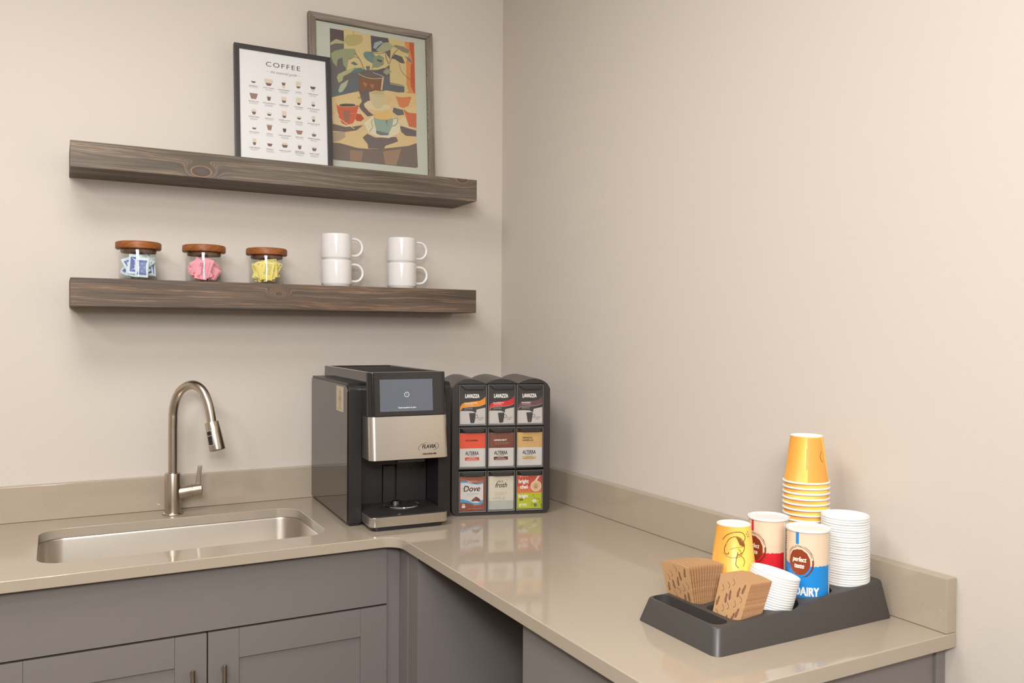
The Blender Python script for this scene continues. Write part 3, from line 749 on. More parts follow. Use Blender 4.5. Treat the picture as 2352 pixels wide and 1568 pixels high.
# ------------------------------------------------ sachet dispenser
rk = thing('coffee_sachet_dispenser', 'charcoal three-by-three dispenser of coffee sachets with clear fronts in the corner', 'dispenser', (-.4085, -.5120, CT + .0003), R(-17))
XL, XR = -.018, .2795
pts = rrect(XL, XR, 0.0, .386, [.020, .020, 0, 0], 6)[:14]
pts = [p for p in pts if p[1] < .2]
top = []
for k in range(3):
    xa = XL + (XR - XL) * k / 3; xb = XL + (XR - XL) * (k + 1) / 3
    for i in range(13):
        t = i / 12; z = .391 + .0155 * math.sin(PI * t) ** .8
        if k == 0: z = .376 + .031 * (math.sin(PI / 2 * min(t * 2, 1)) ** .55) if t < .5 else z
        if k == 2: z = .376 + .031 * (math.sin(PI / 2 * min((1 - t) * 2, 1)) ** .55) if t > .5 else z
        if i == 12 and k < 2: continue
        top.append((xa + (xb - xa) * t, z))
outline = pts + top[::-1]
g = G().prism(outline, .004, .300, axis='y')
body = finish(boolean(g.mesh('b', rackplastic), [G().box(.0015, .2595, -.05, .285, .0085, .3915).mesh('c', rackplastic)]), rackplastic, bev=.0035, sharp=45, seg=3)
put('housing', body, rk)
g = G()
for k in (1, 2): g.box(-.0005 + .087 * k, .0025 + .087 * k, .010, .284, .009, .391)
for z in (.1370, .2645): g.box(.0018, .2592, .014, .284, z - .0025, z + .0025)
obj('dividers', g, rackplastic, rk, weld=False)
CW = .0765; CH = .1120
def lavazza(P, name, col, lit):
    P.rect(0, 0, 615, 900, '34312f', 1)
    P.poly([(0, 300), (0, 0), (615, 0), (615, 385), (430, 350), (395, 330), (390, 262), (375, 262), (300, 300), (60, 312)], 'cdc6c0', 2)
    P.poly([(0, 400), (60, 480), (260, 515), (480, 540), (570, 590), (615, 640), (615, 460), (480, 410), (220, 380), (80, 370), (15, 310), (0, 315)], col, 3)
    P.poly([(15, 325), (60, 375), (220, 395), (480, 405), (615, 450), (615, 380), (430, 345), (395, 330), (385, 262), (372, 262), (350, 290), (260, 312), (60, 305)], '3a3634', 4)
    P.stroke([(15, 318), (60, 380), (220, 395), (480, 418), (615, 468)], .0007, 'd8d0c8', 5)
    P.text('LAVAZZA', 292, 645, .0140, 'f2ece6', 6, fit=.0435, bold=.09)
    P.text(name, 100, 485, .0050, 'f6ece0', 6, align='LEFT', fit=.0040 * len(name), bold=.04)
    P.small(220, 455, 240, 2, lit, 22, 9, 6, 4); P.small(210, 370, 220, 2, 'b0aaa6', 22, 8, 6, 5)
    P.poly([(218, 255), (375, 260), (372, 160), (350, 40), (330, 22), (265, 22), (250, 40), (232, 160)], '3e3d3f', 6)
    for i in range(12):
        a, b = R(-110 + 250 * i / 12), R(-110 + 250 * (i + 1) / 12)
        P.stroke([(392 + 36 * math.cos(a), 175 + 38 * math.sin(a)), (392 + 36 * math.cos(b), 175 + 38 * math.sin(b))], .0013, '3e3d3f', 6)
    P.text('BLACK COFFEE', 440, 140, .0030, '6a6562', 6, align='LEFT', fit=.0155, bold=.03); P.text('CAFÉ NOIR', 440, 100, .0030, '6a6562', 6, align='LEFT', fit=.0115, bold=.03)
def alterra(P, lines, top, ink, bar, barink):
    P.rect(0, 0, 615, 838, 'd6d0ca', 1); P.rect(0, 460, 615, 838, top, 2)
    for i, l in enumerate(lines): P.text(l, 130, (655 if len(lines) < 2 else 700) - i * 62, .0062, ink, 4, align='LEFT', fit=.0048 * len(l), bold=.06, space=1.1)
    if len(lines) > 1 or l == 'HAZELNUT': P.small(320, 590, 380, 2, 'c8a88c' if len(lines) < 2 else 'b89c70', 34, 7, 4, 6)
    P.text('ALTERRA', 295, 335, .0140, '2e2a28', 4, fit=.0405, bold=.03); P.text('COFFEE', 295, 272, .0034, '4a4442', 4, fit=.0210, space=1.3, bold=.02)
    P.rect(125, 160, 470, 240, bar, 3); P.text('LIGHT ROAST', 295, 218, .0028, barink, 4, fit=.0200, bold=.03); P.text('SINGLE ORIGIN BLEND', 295, 184, .0028, barink, 4, fit=.0320, bold=.03)
    P.small(295, 140, 300, 1, '9a948e', 20, 7, 4, 7); P.small(295, 80, 190, 1, 'bdb7b1', 20, 6, 4, 8)
def dove(P):
    P.rect(0, 0, 615, 838, '8e4c3c', 1); P.rect(20, 150, 570, 730, 'd9d4d0', 2)
    P.poly([(0, 220), (60, 250), (200, 225), (300, 185), (400, 130), (480, 150), (570, 230), (615, 260), (615, 0), (0, 0)], '8e4c3c', 3)
    P.poly([(20, 290), (100, 280), (230, 240), (330, 190), (450, 180), (570, 270), (570, 190), (480, 140), (380, 130), (260, 180), (100, 210), (20, 195)], '3f9fd0', 4)
    P.stroke([(330, 150), (430, 128), (500, 140), (570, 175)], .0010, 'e08a5a', 5)
    P.poly([(0, 838), (615, 838), (615, 690), (570, 700), (480, 660), (380, 655), (230, 720), (0, 740)], '9a5240', 3)
    P.poly([(20, 740), (150, 735), (260, 690), (400, 660), (570, 710), (570, 665), (440, 640), (300, 660), (180, 695), (20, 695)], '3f9fd0', 4)
    P.stroke([(20, 775), (130, 765), (280, 725), (420, 705), (560, 745)], .0014, 'e08a5a', 5); P.small(300, 735, 300, 1, 'f0d8c8', 20, 8, 5.5, 3)
    P.text('Dove', 285, 540, .0215, '4a2620', 6, fit=.0500, shear=.2, bold=.02); P.stroke([(60, 545), (110, 570), (150, 600), (200, 585)], .0012, '4a2620', 6)
    P.text('milk chocolate', 320, 415, .0042, '7aa4b8', 6, fit=.0360); P.text('hot cocoa', 250, 370, .0034, '9a9490', 6, fit=.0200)
    P.poly([(275, 235), (330, 295), (395, 345), (470, 300), (515, 240), (490, 215), (380, 235), (330, 225)], '6e3e30', 6); P.poly([(300, 250), (395, 330), (400, 290), (370, 250)], '8a5442', 6.5)
    P.poly([(52, 85), (70, 165), (120, 170), (140, 90), (125, 70), (65, 70)], 'e8ddd2', 6); P.text('60', 96, 138, .0050, '4a2620', 7, bold=.04); P.stroke([(365, 90), (365, 160)], .0022, 'c87850', 6); P.small(380, 40, 420, 1, 'c8a090', 20, 8, 6, 9)
def froth(P):
    P.rect(0, 0, 615, 830, 'd8cfba', 1); P.rect(0, 0, 615, 225, 'b6b9ae', 2)
    P.text('MILK', 290, 700, .0078, '3a3430', 4, fit=.0185); P.text('froth', 300, 610, .0190, '2e2826', 4, fit=.0365, shear=.35, bold=.015)
    P.text('DAIRY', 300, 395, .0135, 'b9b4a8', 4, fit=.0360); P.text('+MILK', 260, 280, .0135, 'b4b0a5', 4, fit=.0400); P.text('ORIGINAL', 300, 165, .0045, 'cfccc0', 4, fit=.0380, space=1.4); P.stroke([(288, 90), (288, 135)], .0012, 'd8cfba', 4)
def bright(P):
    P.rect(0, 0, 615, 840, 'b9bf2e', 1); P.rect(0, 400, 615, 840, 'c4503c', 1.5); P.rect(0, 400, 615, 560, 'd8744e', 2)
    P.small(170, 810, 290, 1, 'f0d8cc', 20, 12, 3, 4)
    P.text('bright', 160, 690, .0140, 'f6efe4', 4, fit=.0315, bold=.05); P.text('tea co.', 220, 635, .0038, 'e8b8a4', 4, fit=.0140)
    P.text('chai', 170, 550, .0140, 'f6efe4', 4, fit=.0235, bold=.05); P.text('TEA LATTE', 170, 475, .0030, '8c5a4a', 4, fit=.0210)
    P.ell(470, 565, 135, 137, 'e6cfb0', 4); P.poly([(430, 690), (480, 690), (565, 820), (520, 830)], 'e8dccc', 3.5); P.ell(470, 565, 112, 114, 'd9b692', 5); P.ell(465, 560, 45, 62, 'b98258', 6); P.ell(465, 575, 30, 38, 'c89c74', 7)
    P.text('bright', 155, 320, .0125, 'f6efe4', 4, fit=.0305, bold=.05); P.rect(60, 205, 150, 255, '4a4a34', 4); P.text('ORGANIC', 105, 230, .0028, 'b9bf2e', 5, fit=.0090)
    P.text('green', 150, 110, .0120, 'eef0c0', 4, fit=.0240, bold=.04); P.text('matcha', 200, 60, .0045, 'eef0c0', 4, fit=.0170)
    P.ell(430, 190, 60, 40, 'e2ddc0', 3); P.poly([(405, 120), (500, 120), (480, 40), (425, 40)], '6a7a6c', 4)
    rr = random.Random(4)
    for x, y in ((400, 330), (430, 270), (480, 240), (540, 240), (360, 80), (370, 130), (520, 60), (560, 150), (590, 100), (560, 200), (440, 100), (600, 60)):
        a = rr.uniform(0, PI); l = rr.uniform(22, 40); c, s_ = math.cos(a), math.sin(a)
        P.poly([(x - l * c, y - l * s_), (x + 8 * s_, y - 8 * c), (x + l * c, y + l * s_), (x - 8 * s_, y + 8 * c)], '3e5a30', 6)
cells = [
 [(lambda P: lavazza(P, 'GRAN AROMA', 'f0941e', 'fbd9a8'), 'black and orange coffee sachet behind the top left window of the dispenser'),
  (lambda P: lavazza(P, 'CLASSICO', 'd8262e', 'f6b8b4'), 'black and red coffee sachet behind the top middle window of the dispenser'),
  (lambda P: lavazza(P, 'INTENSO', '6e4650', 'c0a4a8'), 'black and plum coffee sachet behind the top right window of the dispenser')],
 [(lambda P: alterra(P, ['COLOMBIA'], 'e85438', '5a1c14', 'cc4c34', 'f4d8cc'), 'orange-red and white coffee sachet reading COLOMBIA in middle row of dispenser'),
  (lambda P: alterra(P, ['HAZELNUT'], '7c4a3c', 'efe4da', '6a3c30', 'ecd8cc'), 'brown and white coffee sachet reading HAZELNUT in middle row of dispenser'),
  (lambda P: alterra(P, ['FRENCH', 'VANILLA'], 'd2ab70', '4a3826', 'd6b880', '7a6040'), 'tan and white coffee sachet reading FRENCH VANILLA in middle row of dispenser')],
 [(dove, 'brown and blue hot chocolate sachet behind the bottom left window of the dispenser'),
  (froth, 'cream sachet reading MILK froth behind the bottom middle window of the dispenser'),
  (bright, 'red and lime green tea sachet behind the bottom right window of the dispenser')]]
Mr = Matrix.Translation((-.4085, -.5120, CT + .0003)) @ Matrix.Rotation(R(-17), 4, 'Z')
for r_ in range(3):
    for c_ in range(3):
        x0 = .0045 + .087 * c_; z0 = (.2680, .1405, .0105)[r_]
        # clear drawer front with finger lip, kept as a part of the dispenser
        g = G().box(x0 - .0015, x0 + .0795, .0035, .0050, z0, z0 + .1205)
        dr_ = obj('clear_front', g, acrylic, rk)
        g = G().box(x0 - .0018, x0 + .0798, .0015, .0065, z0 - .0002, z0 + .0035).box(x0 - .0022, x0 - .0005, .0020, .0065, z0, z0 + .1210).box(x0 + .0782, x0 + .0800, .0020, .0065, z0, z0 + .1210).box(x0 - .0018, x0 + .0798, .0015, .0060, z0 + .1195, z0 + .1212)
        obj('front_rim', g, acrylic_edge, dr_, weld=False, bev=.0004)
        g = G(); n = 12
        for i in range(n):
            pass
        prof = [(x0 + .003, z0 + .1192), (x0 + .0755, z0 + .1192), (x0 + .072, z0 + .1090), (x0 + .066, z0 + .1062), (x0 + .020, z0 + .1062), (x0 + .014, z0 + .1085)]
        g.prism(prof, -.0035, .0033, axis='y')
        obj('finger_lip', g, rackplastic, dr_, bev=.0022, seg=3)
        fn, lb = cells[r_][c_]
        P_ = Print(0, 0, CW / 615, (.1000 / 838) if r_ else (.1185 / 925)); P_.ts = 1.12; fn(P_)
        g = G().box(0, CW, .0003, .0060, 0, .1000 if r_ else .1155)
        tmp = G(); P_.into(tmp, flat_xz(.0), moff=1)
        g.v += tmp.v; base = 8; g.f += [tuple(q + base for q in f) for f in tmp.f]; g.m += tmp.m
        o = put('coffee_sachet', g.mesh('coffee_sachet', [paint('cfc8c0')] + P_.mats, weld=False, fix=False))
        o.matrix_world = Mr @ Matrix.Translation((x0 + .0012, .0085, z0 + .0040))
        tag(o, lb, 'sachet', 'sachets in the dispenser')

# ------------------------------------------------ jars, sweetener packets, mugs on the lower shelf
def packet_mesh(kind, seed):
    rr = random.Random(seed); w_, h = .034, .056
    n, k = 6, 9; vs = []
    curl = rr.uniform(-.0012, .0012)
    def zz(u, v_): return .0011 * (math.sin(PI * u) ** .6) * (math.sin(PI * v_) ** .5) + curl * (math.sin(PI * v_))
    for side in (1, -1):
        for j in range(k + 1):
            for i in range(n + 1):
                u, v_ = i / n, j / k
                vs.append(((u - .5) * w_, -(side * .0011 * (max(math.sin(PI * u), 0) ** .6) * (max(math.sin(PI * v_), 0) ** .5) + side * .00012 + curl * math.sin(PI * v_)), (v_ - .5) * h))
    fs = []; q = (n + 1) * (k + 1)
    for j in range(k):
        for i in range(n):
            a = j * (n + 1) + i
            fs += [(a, a + 1, a + n + 2, a + n + 1), (q + a, q + a + n + 1, q + a + n + 2, q + a + 1)]
    for i in range(n): fs += [(i, q + i, q + i + 1, i + 1), (k * (n + 1) + i, k * (n + 1) + i + 1, q + k * (n + 1) + i + 1, q + k * (n + 1) + i)]
    for j in range(k): a = j * (n + 1); b = a + n + 1; fs += [(a, b, q + b, q + a), (a + n, q + a + n, q + b + n, b + n)]
    g = G(); P = Print()
    if kind == 'blue':
        base = 'cfdce0'; P.rect(-.0125, -.0215, .0125, .0205, '5a68a8', 2)
        if seed % 3 == 0: P.small(0, .012, .020, 7, 'aab4bc', .0042, .0012, 3, seed)
        else: P.text('equal', .001, -.001, .0135, 'e6ecf4', 4, rot=PI / 2, fit=.030, bold=.03); P.stroke([(-.008 + .0155 * math.sin(t / 8 * PI), -.017 + .034 * t / 8) for t in range(9)], .0009, 'e6ecf4', 4); P.small(.010, .012, .002, 6, 'c0c8e0', .0045, .0008, 4, seed)
    elif kind == 'pink':
        base = 'eb8f9f'
        P.text("Sweet'N Low", 0, .002, .0085, '7c4a68', 4, rot=R(90), fit=.038, bold=.02)
        P.stroke([(.006, -.018), (.0085, -.005), (.0070, .010), (.0080, .020)], .0010, 'b0506a', 4); P.rect(-.010, -.024, -.002, -.016, 'e06a5c', 4)
        if seed % 2: P.rect(-.009, .008, .001, .020, 'd27c90', 3)
    else:
        base = 'e6cf62'
        if seed % 3 == 0: P.small(0, .019, .022, 8, '77705c', .0042, .0016, 4, seed)
        else: P.text('Splenda', 0, 0, .0100, '3f4a7c', 4, rot=R(90), fit=.034, bold=.02, shear=.2); P.ell(.010, -.019, .003, .004, 'c8882c', 4); P.ell(-.011, .021, .002, .0014, '2c2a24', 4)
        if seed % 2: P.ell(.012, .022, .0022, .0012, '2c2a24', 4); P.stroke([(-.014, -.024), (-.008, -.026)], .0012, '2c2a24', 4)
    g.v = vs; g.f = fs; g.m = [0] * len(fs)
    def fn(x, z, h_):
        u, v_ = x / w_ + .5, z / h + .5; u = min(max(u, 0), 1); v_ = min(max(v_, 0), 1)
        return (x, -(.0011 * math.sin(PI * u) ** .6 * math.sin(PI * v_) ** .5 + .00022 + curl * math.sin(PI * v_)) - h_, z)
    P.into(g, fn, moff=1, cell=.005, step=.00004)
    for s_ in range(len(g.v)): pass
    return g.mesh('sweetener_packet', [paint(base, .35)] + P.mats, weld=False, fix=False, sharp=60)
jarspec = [(-1.2458, 'blue', 'pale blue', 'left', 22, .074), (-1.0660, 'pink', 'pink', 'middle', 22, .068), (-.8825, 'yellow', 'yellow', 'right', 25, .084)]
JY = -.122
for ji, (jx, kind, colour, side, cnt, fill) in enumerate(jarspec):
    j = thing('storage_jar', {'left': 'glass jar of pale blue sweetener packets with wooden lid, leftmost on lower shelf', 'middle': 'glass jar of pink sweetener packets with wooden lid on lower shelf', 'right': 'glass jar of yellow sweetener packets with wooden lid, nearest the mugs'}[side], 'jar', (jx, JY, U2 + .0003), 0, 'glass jars with wooden lids on the lower shelf')
    obj('glass_body', G().lathe([(0, 0), (.047, 0), (.051, .003), (.0525, .008), (.0525, .083), (.0520, .0872), (.0500, .0872), (.0497, .083), (.0497, .008), (.046, .0045), (0, .0042)], 56), glass, j)
    obj('wooden_lid', G().lathe([(0, .0885), (.0585, .0885), (.0612, .0905), (.0615, .093), (.0615, .1060), (.0600, .1085), (.0565, .1100), (0, .1100)], 56), lidwood, j, rot=(0, 0, ji * 1.3))
    obj('lid_plug', G().lathe([(0, .0885), (.0470, .0885), (.0480, .083), (.0465, .0790), (0, .0790)], 48), mat('lid_plug_wood', '6a4226', .5), j)
    va = math.atan2(JY + 2.79, jx + 1.4575)          # direction camera -> jar in plan
    fx, fy = math.cos(va), math.sin(va)
    rr = random.Random(11 + ji); protos = [packet_mesh(kind, s_ + 3 * ji) for s_ in range(4)]
    for i in range(cnt):
        t = -.0385 + .077 * i / (cnt - 1)           # depth across the jar
        chord = 2 * math.sqrt(max(.0478 ** 2 - (abs(t) + .001) ** 2, 0)); up_ = rr.random()
        roll = rr.uniform(-.8, .8) if abs(t) < .028 else rr.uniform(-.42, .42)
        if kind == 'pink': roll = rr.choice((-1, 1)) * rr.uniform(.5, 1.0) if abs(t) < .026 else rr.uniform(-.5, .5)
        ex = abs(math.cos(roll)) * .017 + abs(math.sin(roll)) * .028; ez = abs(math.cos(roll)) * .028 + abs(math.sin(roll)) * .017
        mxl = max(chord / 2 - ex * .86, 0); lat = rr.uniform(-mxl, mxl) * .95
        z = .0052 + ez + rr.uniform(0, max(fill - 2 * ez + .004, 0)) * (1.0 if i % 2 else .2)
        z = min(z, .0780 - ez)
        o = put('sweetener_packet', protos[i % 4])
        o.location = (jx + fx * t - fy * -lat, JY + fy * t + fx * -lat, U2 + .0003 + z)
        o.rotation_euler = Matrix.Rotation(va - PI / 2, 4, 'Z').to_3x3().to_4x4().to_euler()
        o.rotation_euler = (Matrix.Rotation(va - PI / 2, 4, 'Z') @ Matrix.Rotation(roll, 4, 'Y')).to_euler()
        tag(o, '%s paper sweetener packet inside the %s glass jar' % (colour, side), 'packet', '%s sweetener packets in the %s jar' % (colour, side))

def mug_body():
    return G().lathe([(0, .0055), (.0405, .0055), (.0415, .0), (.0435, 0), (.0447, .0040), (.0470, .0060), (.0478, .0095), (.0478, .0780), (.0473, .0812), (.0459, .0822), (.0446, .0808), (.0443, .012), (.041, .0085), (0, .0080)], 64)
def mug_handle():
    pts = [(.0460, 0, .0705)]
    for a in range(90, -91, -12): pts.append((.0600 + .0245 * math.cos(R(a)), 0, .0435 + .0270 * math.sin(R(a))))
    pts.append((.0460, 0, .0165))
    return G().tube(pts, .0045, 14)
mug = None; mm = mug_body().mesh('mug_body', white_cer, sharp=60); mh = mug_handle().mesh('handle', white_cer, sharp=60)
for k, (x, y, z, rz, lb) in enumerate([(-.6695, -.1475, 0, -4, 'white ceramic mug, lower of the left pair next to the jars'), (-.6700, -.1470, .0824, -1, 'white ceramic mug, upper of the left pair next to the jars'),
                                       (-.4490, -.1475, 0, -8, 'white ceramic mug, lower of the right pair at the shelf end'), (-.4495, -.1475, .0824, -5, 'white ceramic mug, upper of the right pair at the shelf end')]):
    t = thing('coffee_mug', lb, 'mug', (x, y, U2 + .0003 + z), R(rz), 'white mugs stacked in pairs on the lower shelf')
    put('mug_body', mm, t); put('handle', mh, t)

# ------------------------------------------------ condiment tray
def htop(x):     # top height along the tray
    def ss(a, b, v_): t = min(max((v_ - a) / (b - a), 0), 1); return t * t * (3 - 2 * t)
    return .0445 + .0065 * ss(-.44, -.30, x) + .0125 * ss(-.285, -.175, x) + .0075 * ss(-.16, -.05, x)
TX0, TX1, TY0, TY1 = -.4795, -.0315, -1.7055, -1.4830
xs = sorted(set([round(TX0 + (TX1 - TX0) * i / 44, 5) for i in range(45)]))
def ring(ins, r, z):
    x0, x1, y0, y1 = TX0 + ins, TX1 - ins, TY0 + ins, TY1 - ins; lo = []; hi = []
    us = [r * (1 - math.cos(PI / 2 * i / 6)) for i in range(7)]
    xx = [x0 + u for u in us] + [x0 + r + (x1 - x0 - 2 * r) * i / 36 for i in range(1, 36)] + [x1 - u for u in us[::-1]]
    for x in xx:
        e = min(x - x0, x1 - x); dy = 0 if e >= r else r - math.sqrt(max(r * r - (r - e) ** 2, 0))
        zz = z(x); lo.append((x, y0 + dy, zz)); hi.append((x, y1 - dy, zz))
    return lo, hi
g = G(); R_ = [ring(0, .016, lambda x: CT + .0003), ring(.0125, .014, lambda x: CT + htop(x) - .003), ring(.0137, .014, lambda x: CT + htop(x) - .0008), ring(.0160, .013, lambda x: CT + htop(x))]
n = len(R_[0][0]); loops = []
for lo, hi in R_:
    b = len(g.v); g.v += lo + hi[::-1]; loops.append(b)
m_ = 2 * n
for k in range(3):
    for i in range(m_):
        a, b, c, d_ = loops[k] + i, loops[k] + (i + 1) % m_, loops[k + 1] + (i + 1) % m_, loops[k + 1] + i
        g.f.append((a, b, c, d_)); g.m.append(0)
for lp, flip in ((loops[0], 1), (loops[3], 0)):
    for i in range(n - 1):
        f = (lp + i, lp + i + 1, lp + m_ - 2 - i, lp + m_ - 1 - i); g.f.append(f[::-1] if flip else f); g.m.append(0)
me = g.mesh('tray', trayplastic, sharp=30)
HOLES = [(-.3065 + .0, -1.545, .046), (-.2035, -1.545, .043), (-.0970, -1.545, .0485), (-.2930, -1.6450, .0475), (-.1985, -1.6440, .0430), (-.0975, -1.6420, .0475)]
HOLES[0] = (-.2930, -1.5450, .0475)
cutters = [G().prism(rrect(-.4600, -.4235, -1.6800, -1.4990, .016, 6), CT + .008, CT + .2).mesh('c', trayplastic),
           G().prism(rrect(-.4130, -.3440, -1.5830, -1.4990, .014, 6), CT + .008, CT + .2).mesh('c', trayplastic),
           G().prism(rrect(-.4130, -.3440, -1.6810, -1.5960, .014, 6), CT + .008, CT + .2).mesh('c', trayplastic)]
for x, y, r in HOLES:
    cutters.append(G().lathe([(0, CT + .008), (r, CT + .008), (r, CT + .2), (0, CT + .2)], 48, T=Matrix.Translation((x, y, 0))).mesh('c', trayplastic))
tray = boolean(me, cutters)
bm = bmesh.new(); bm.from_mesh(tray); bmesh.ops.remove_doubles(bm, verts=bm.verts, dist=2e-5)
for f in bm.faces: f.smooth = True
for e in bm.edges: e.smooth = not (len(e.link_faces) == 2 and e.calc_face_angle(0) > R(38))
bm.to_mesh(tray); bm.free(); tray.materials.clear(); tray.materials.append(trayplastic)
TR = thing('condiment_tray', 'dark grey plastic condiment tray on the right arm of the worktop', 'tray', (-.25, -1.6, CT))
tray.transform(Matrix.Translation((.25, 1.6, -CT))); put('tray_body', tray, TR)
obj('stirrer_rest', G().prism([(-.2055, .004), (-.2000, .022), (-.1960, .022), (-.1880, .0082), (-.2055, .0082)], -.070, .090, axis='y'), greyplastic, TR, bev=.001)
TF = CT + .0083
# cups -- upside down, base at the top
cup_g = G().lathe([(.0445, .0012), (.0435, .0020), (.0322, .0935), (.0322, .0945), (.0310, .0945), (.0306, .0900), (.0300, .0895), (.0418, .0012)], 56, closed=True)
cup_me = cup_g.mesh('paper_cup', cuppaint, sharp=50)
rim_me = G().lathe([(.0449 + .0021 * math.cos(a), .0021 + .0021 * math.sin(a)) for a in [2 * PI * i / 10 for i in range(10)]], 56, closed=True).mesh('rim', mat('white_paper', (.82, .80, .76), .5), sharp=80)
base_me = G().lathe([(0, .0897), (.0306, .0897)], 48).mesh('base_disc', mat('white_paper', (.82, .80, .76), .5))
edge_me = G().lathe([(.0306, .0902), (.0306, .0950), (.0316, .0955), (.0325, .0946)], 48).mesh('base_edge', mat('white_paper', (.82, .80, .76), .5))
ORD = ['topmost', 'second from the top', 'third from the top', 'fourth from the top', 'fifth from the top', 'sixth from the top', 'seventh from the top', 'eighth from the top', 'ninth from the top', 'tenth from the top']
ORD += ['%s from the top' % s_ for s_ in ('eleventh', 'twelfth', 'thirteenth', 'fourteenth', 'fifteenth', 'sixteenth', 'seventeenth', 'eighteenth', 'nineteenth', 'twentieth', 'twenty-first', 'twenty-second', 'twenty-third', 'twenty-fourth', 'twenty-fifth', 'twenty-sixth', 'twenty-seventh', 'twenty-eighth', 'twenty-ninth', 'thirtieth', 'thirty-first', 'thirty-second', 'thirty-third', 'thirty-fourth', 'thirty-fifth', 'thirty-sixth', 'thirty-seventh', 'thirty-eighth', 'thirty-ninth', 'fortieth')]
def cup_r(z): return .0435 + (z - .002) / .0915 * (.0322 - .0435)
def cup_stack(x, y, ztop, pitch, label, group, rz, art=None):
    n_ = int((ztop - .0945 - TF) / pitch + .001) + 1
    for i in range(n_):
        t = put('paper_cup', cup_me, None, (x + random.uniform(-.0004, .0004), y + random.uniform(-.0004, .0004), ztop - .0945 - pitch * i), (0, 0, R(rz) + (random.uniform(-.8, .8) if i else 0)))
        tag(t, label % ORD[i], 'paper cup', group)
        put('rim', rim_me, t)
        if i == 0:
            put('base_disc', base_me, t); put('base_edge', edge_me, t)
            if art:
                P = Print(); art(P)
                if art is art_short: P.v = [(x * 1.3 + .001, (z - .052) * 1.22 + .052, l_) for x, z, l_ in P.v]
                g = G(); P.into(g, lambda s_, z, h: ((cup_r(z) + h + .0003) * math.cos(s_ / .038), (cup_r(z) + h + .0003) * math.sin(s_ / .038), z), cell=.004, step=.0001)
                obj('printed_drawing', g, P.mats, t, weld=False, fix=False)
def art_short(P):
    K = '7c4c20'
    arc = lambda cx, cy, rx, ry, a0, a1, n=14: [(cx + rx * math.cos(R(a0 + (a1 - a0) * i / n)), cy + ry * math.sin(R(a0 + (a1 - a0) * i / n))) for i in range(n + 1)]
    P.stroke([(-.021, .066), (-.014, .074), (-.004, .0785), (.006, .0795), (.013, .077), (.016, .071), (.014, .066), (.011, .064)], .0011, K)
    P.stroke(arc(.0, .058, .0140, .0145, 165, -60), .0011, K); P.stroke(arc(-.004, .052, .0165, .0120, 205, 330), .0007, 'a8742c')
    P.stroke([(-.0140, .061), (-.0165, .054), (-.0155, .046), (-.0110, .045), (-.0100, .048)], .0012, K)
    P.poly([(.0, .0725), (.008, .069), (.0140, .060), (.0125, .0565), (.006, .060), (.003, .067)], '8c5428', 1)
    P.stroke([(-.008, .053), (.002, .056), (.013, .0575)], .0007, 'a8742c'); P.stroke([(.003, .049), (.001, .038), (.0, .030), (.004, .025)], .0009, K)
    P.stroke([(.003, .046), (.010, .041), (.0125, .034), (.010, .027)], .0008, K); P.stroke([(.004, .054), (.008, .048), (.003, .044), (.0, .040)], .0008, K)
    for x, z in ((.019, .077), (.0215, .080), (.0235, .076), (.0205, .073), (.024, .0725)): P.stroke([(x, z), (x + .0012, z - .0025)], .0010, K)
def art_tall(P):
    P.poly([(.004, .0022), (.052, .0022), (.040, .0925), (.003, .0925)], 'e7a34c', 0); [P.rect(.0016, .030 + .0021 * i, .0030, .0312 + .0021 * i + (i % 3) * .0002, 'a8702c', 2) for i in range(20)]
    P.stroke([(.036, .066), (.031, .058), (.032, .050), (.037, .044)], .0012, '7c4c20')
va2 = lambda x, y: math.degrees(math.atan2(-2.79 - y, -1.4575 - x))
cup_stack(-.0970, -1.5450, 1.2515, .0109, 'orange paper cup, %s of the tall upside-down stack', 'tall upside-down stack of orange cups', va2(-.097, -1.545) - 2, art_tall)
cup_stack(-.2930, -1.5450, 1.0900, .0109, 'orange paper cup, %s of the short upside-down stack behind the sleeves', 'short upside-down stack of orange cups', va2(-.293, -1.545) + 5, art_short)
# lids
lid_me = G().lathe([(.0, -.0140), (.0345, -.0140), (.0360, -.0136), (.0418, -.0044), (.0430, -.0046), (.0444, -.0045), (.0450, -.0038), (.0450, -.0006), (.0440, 0), (.0432, -.0006), (.0430, -.0022), (.0415, -.0028), (.0355, -.0126), (.0340, -.0130), (0, -.0130)], 64).mesh('cup_lid', whitep, sharp=60)
for i in range(38):
    z = 1.1090 - .00472 * i
    if z - .0141 < TF: break
    o = put('paper_cup_cover', lid_me, None, (-.0985 + .0025 * i / 38 + random.uniform(-.0003, .0003), -1.6450 + random.uniform(-.0003, .0003), z), (random.uniform(-.006, .006), random.uniform(-.006, .006), random.uniform(0, 6)))
    tag(o, 'white plastic cup lid, %s of the tall straight stack' % ORD[i], 'cup lid', 'tall stack of white cup lids')
Ml = Matrix.Translation((-.2865, -1.6450, 1.0080)) @ Matrix.Rotation(R(-21), 4, Vector((.35, .94, 0))).inverted()
Ml = Matrix.Translation((-.2800, -1.6430, 1.0200)) @ Matrix.Rotation(R(14), 4, Vector((-.1, 1, 0))) @ Matrix.Rotation(R(7), 4, 'X')
for i in range(15):
    o = put('paper_cup_cover', lid_me); o.matrix_world = Ml @ Matrix.Translation((random.uniform(-.0003, .0003), random.uniform(-.0003, .0003), -.0046 * i)) @ Matrix.Rotation(random.uniform(0, 6), 4, 'Z')
    tag(o, 'white plastic cup lid, %s of the short leaning stack' % ORD[i], 'cup lid', 'short leaning stack of white cup lids')
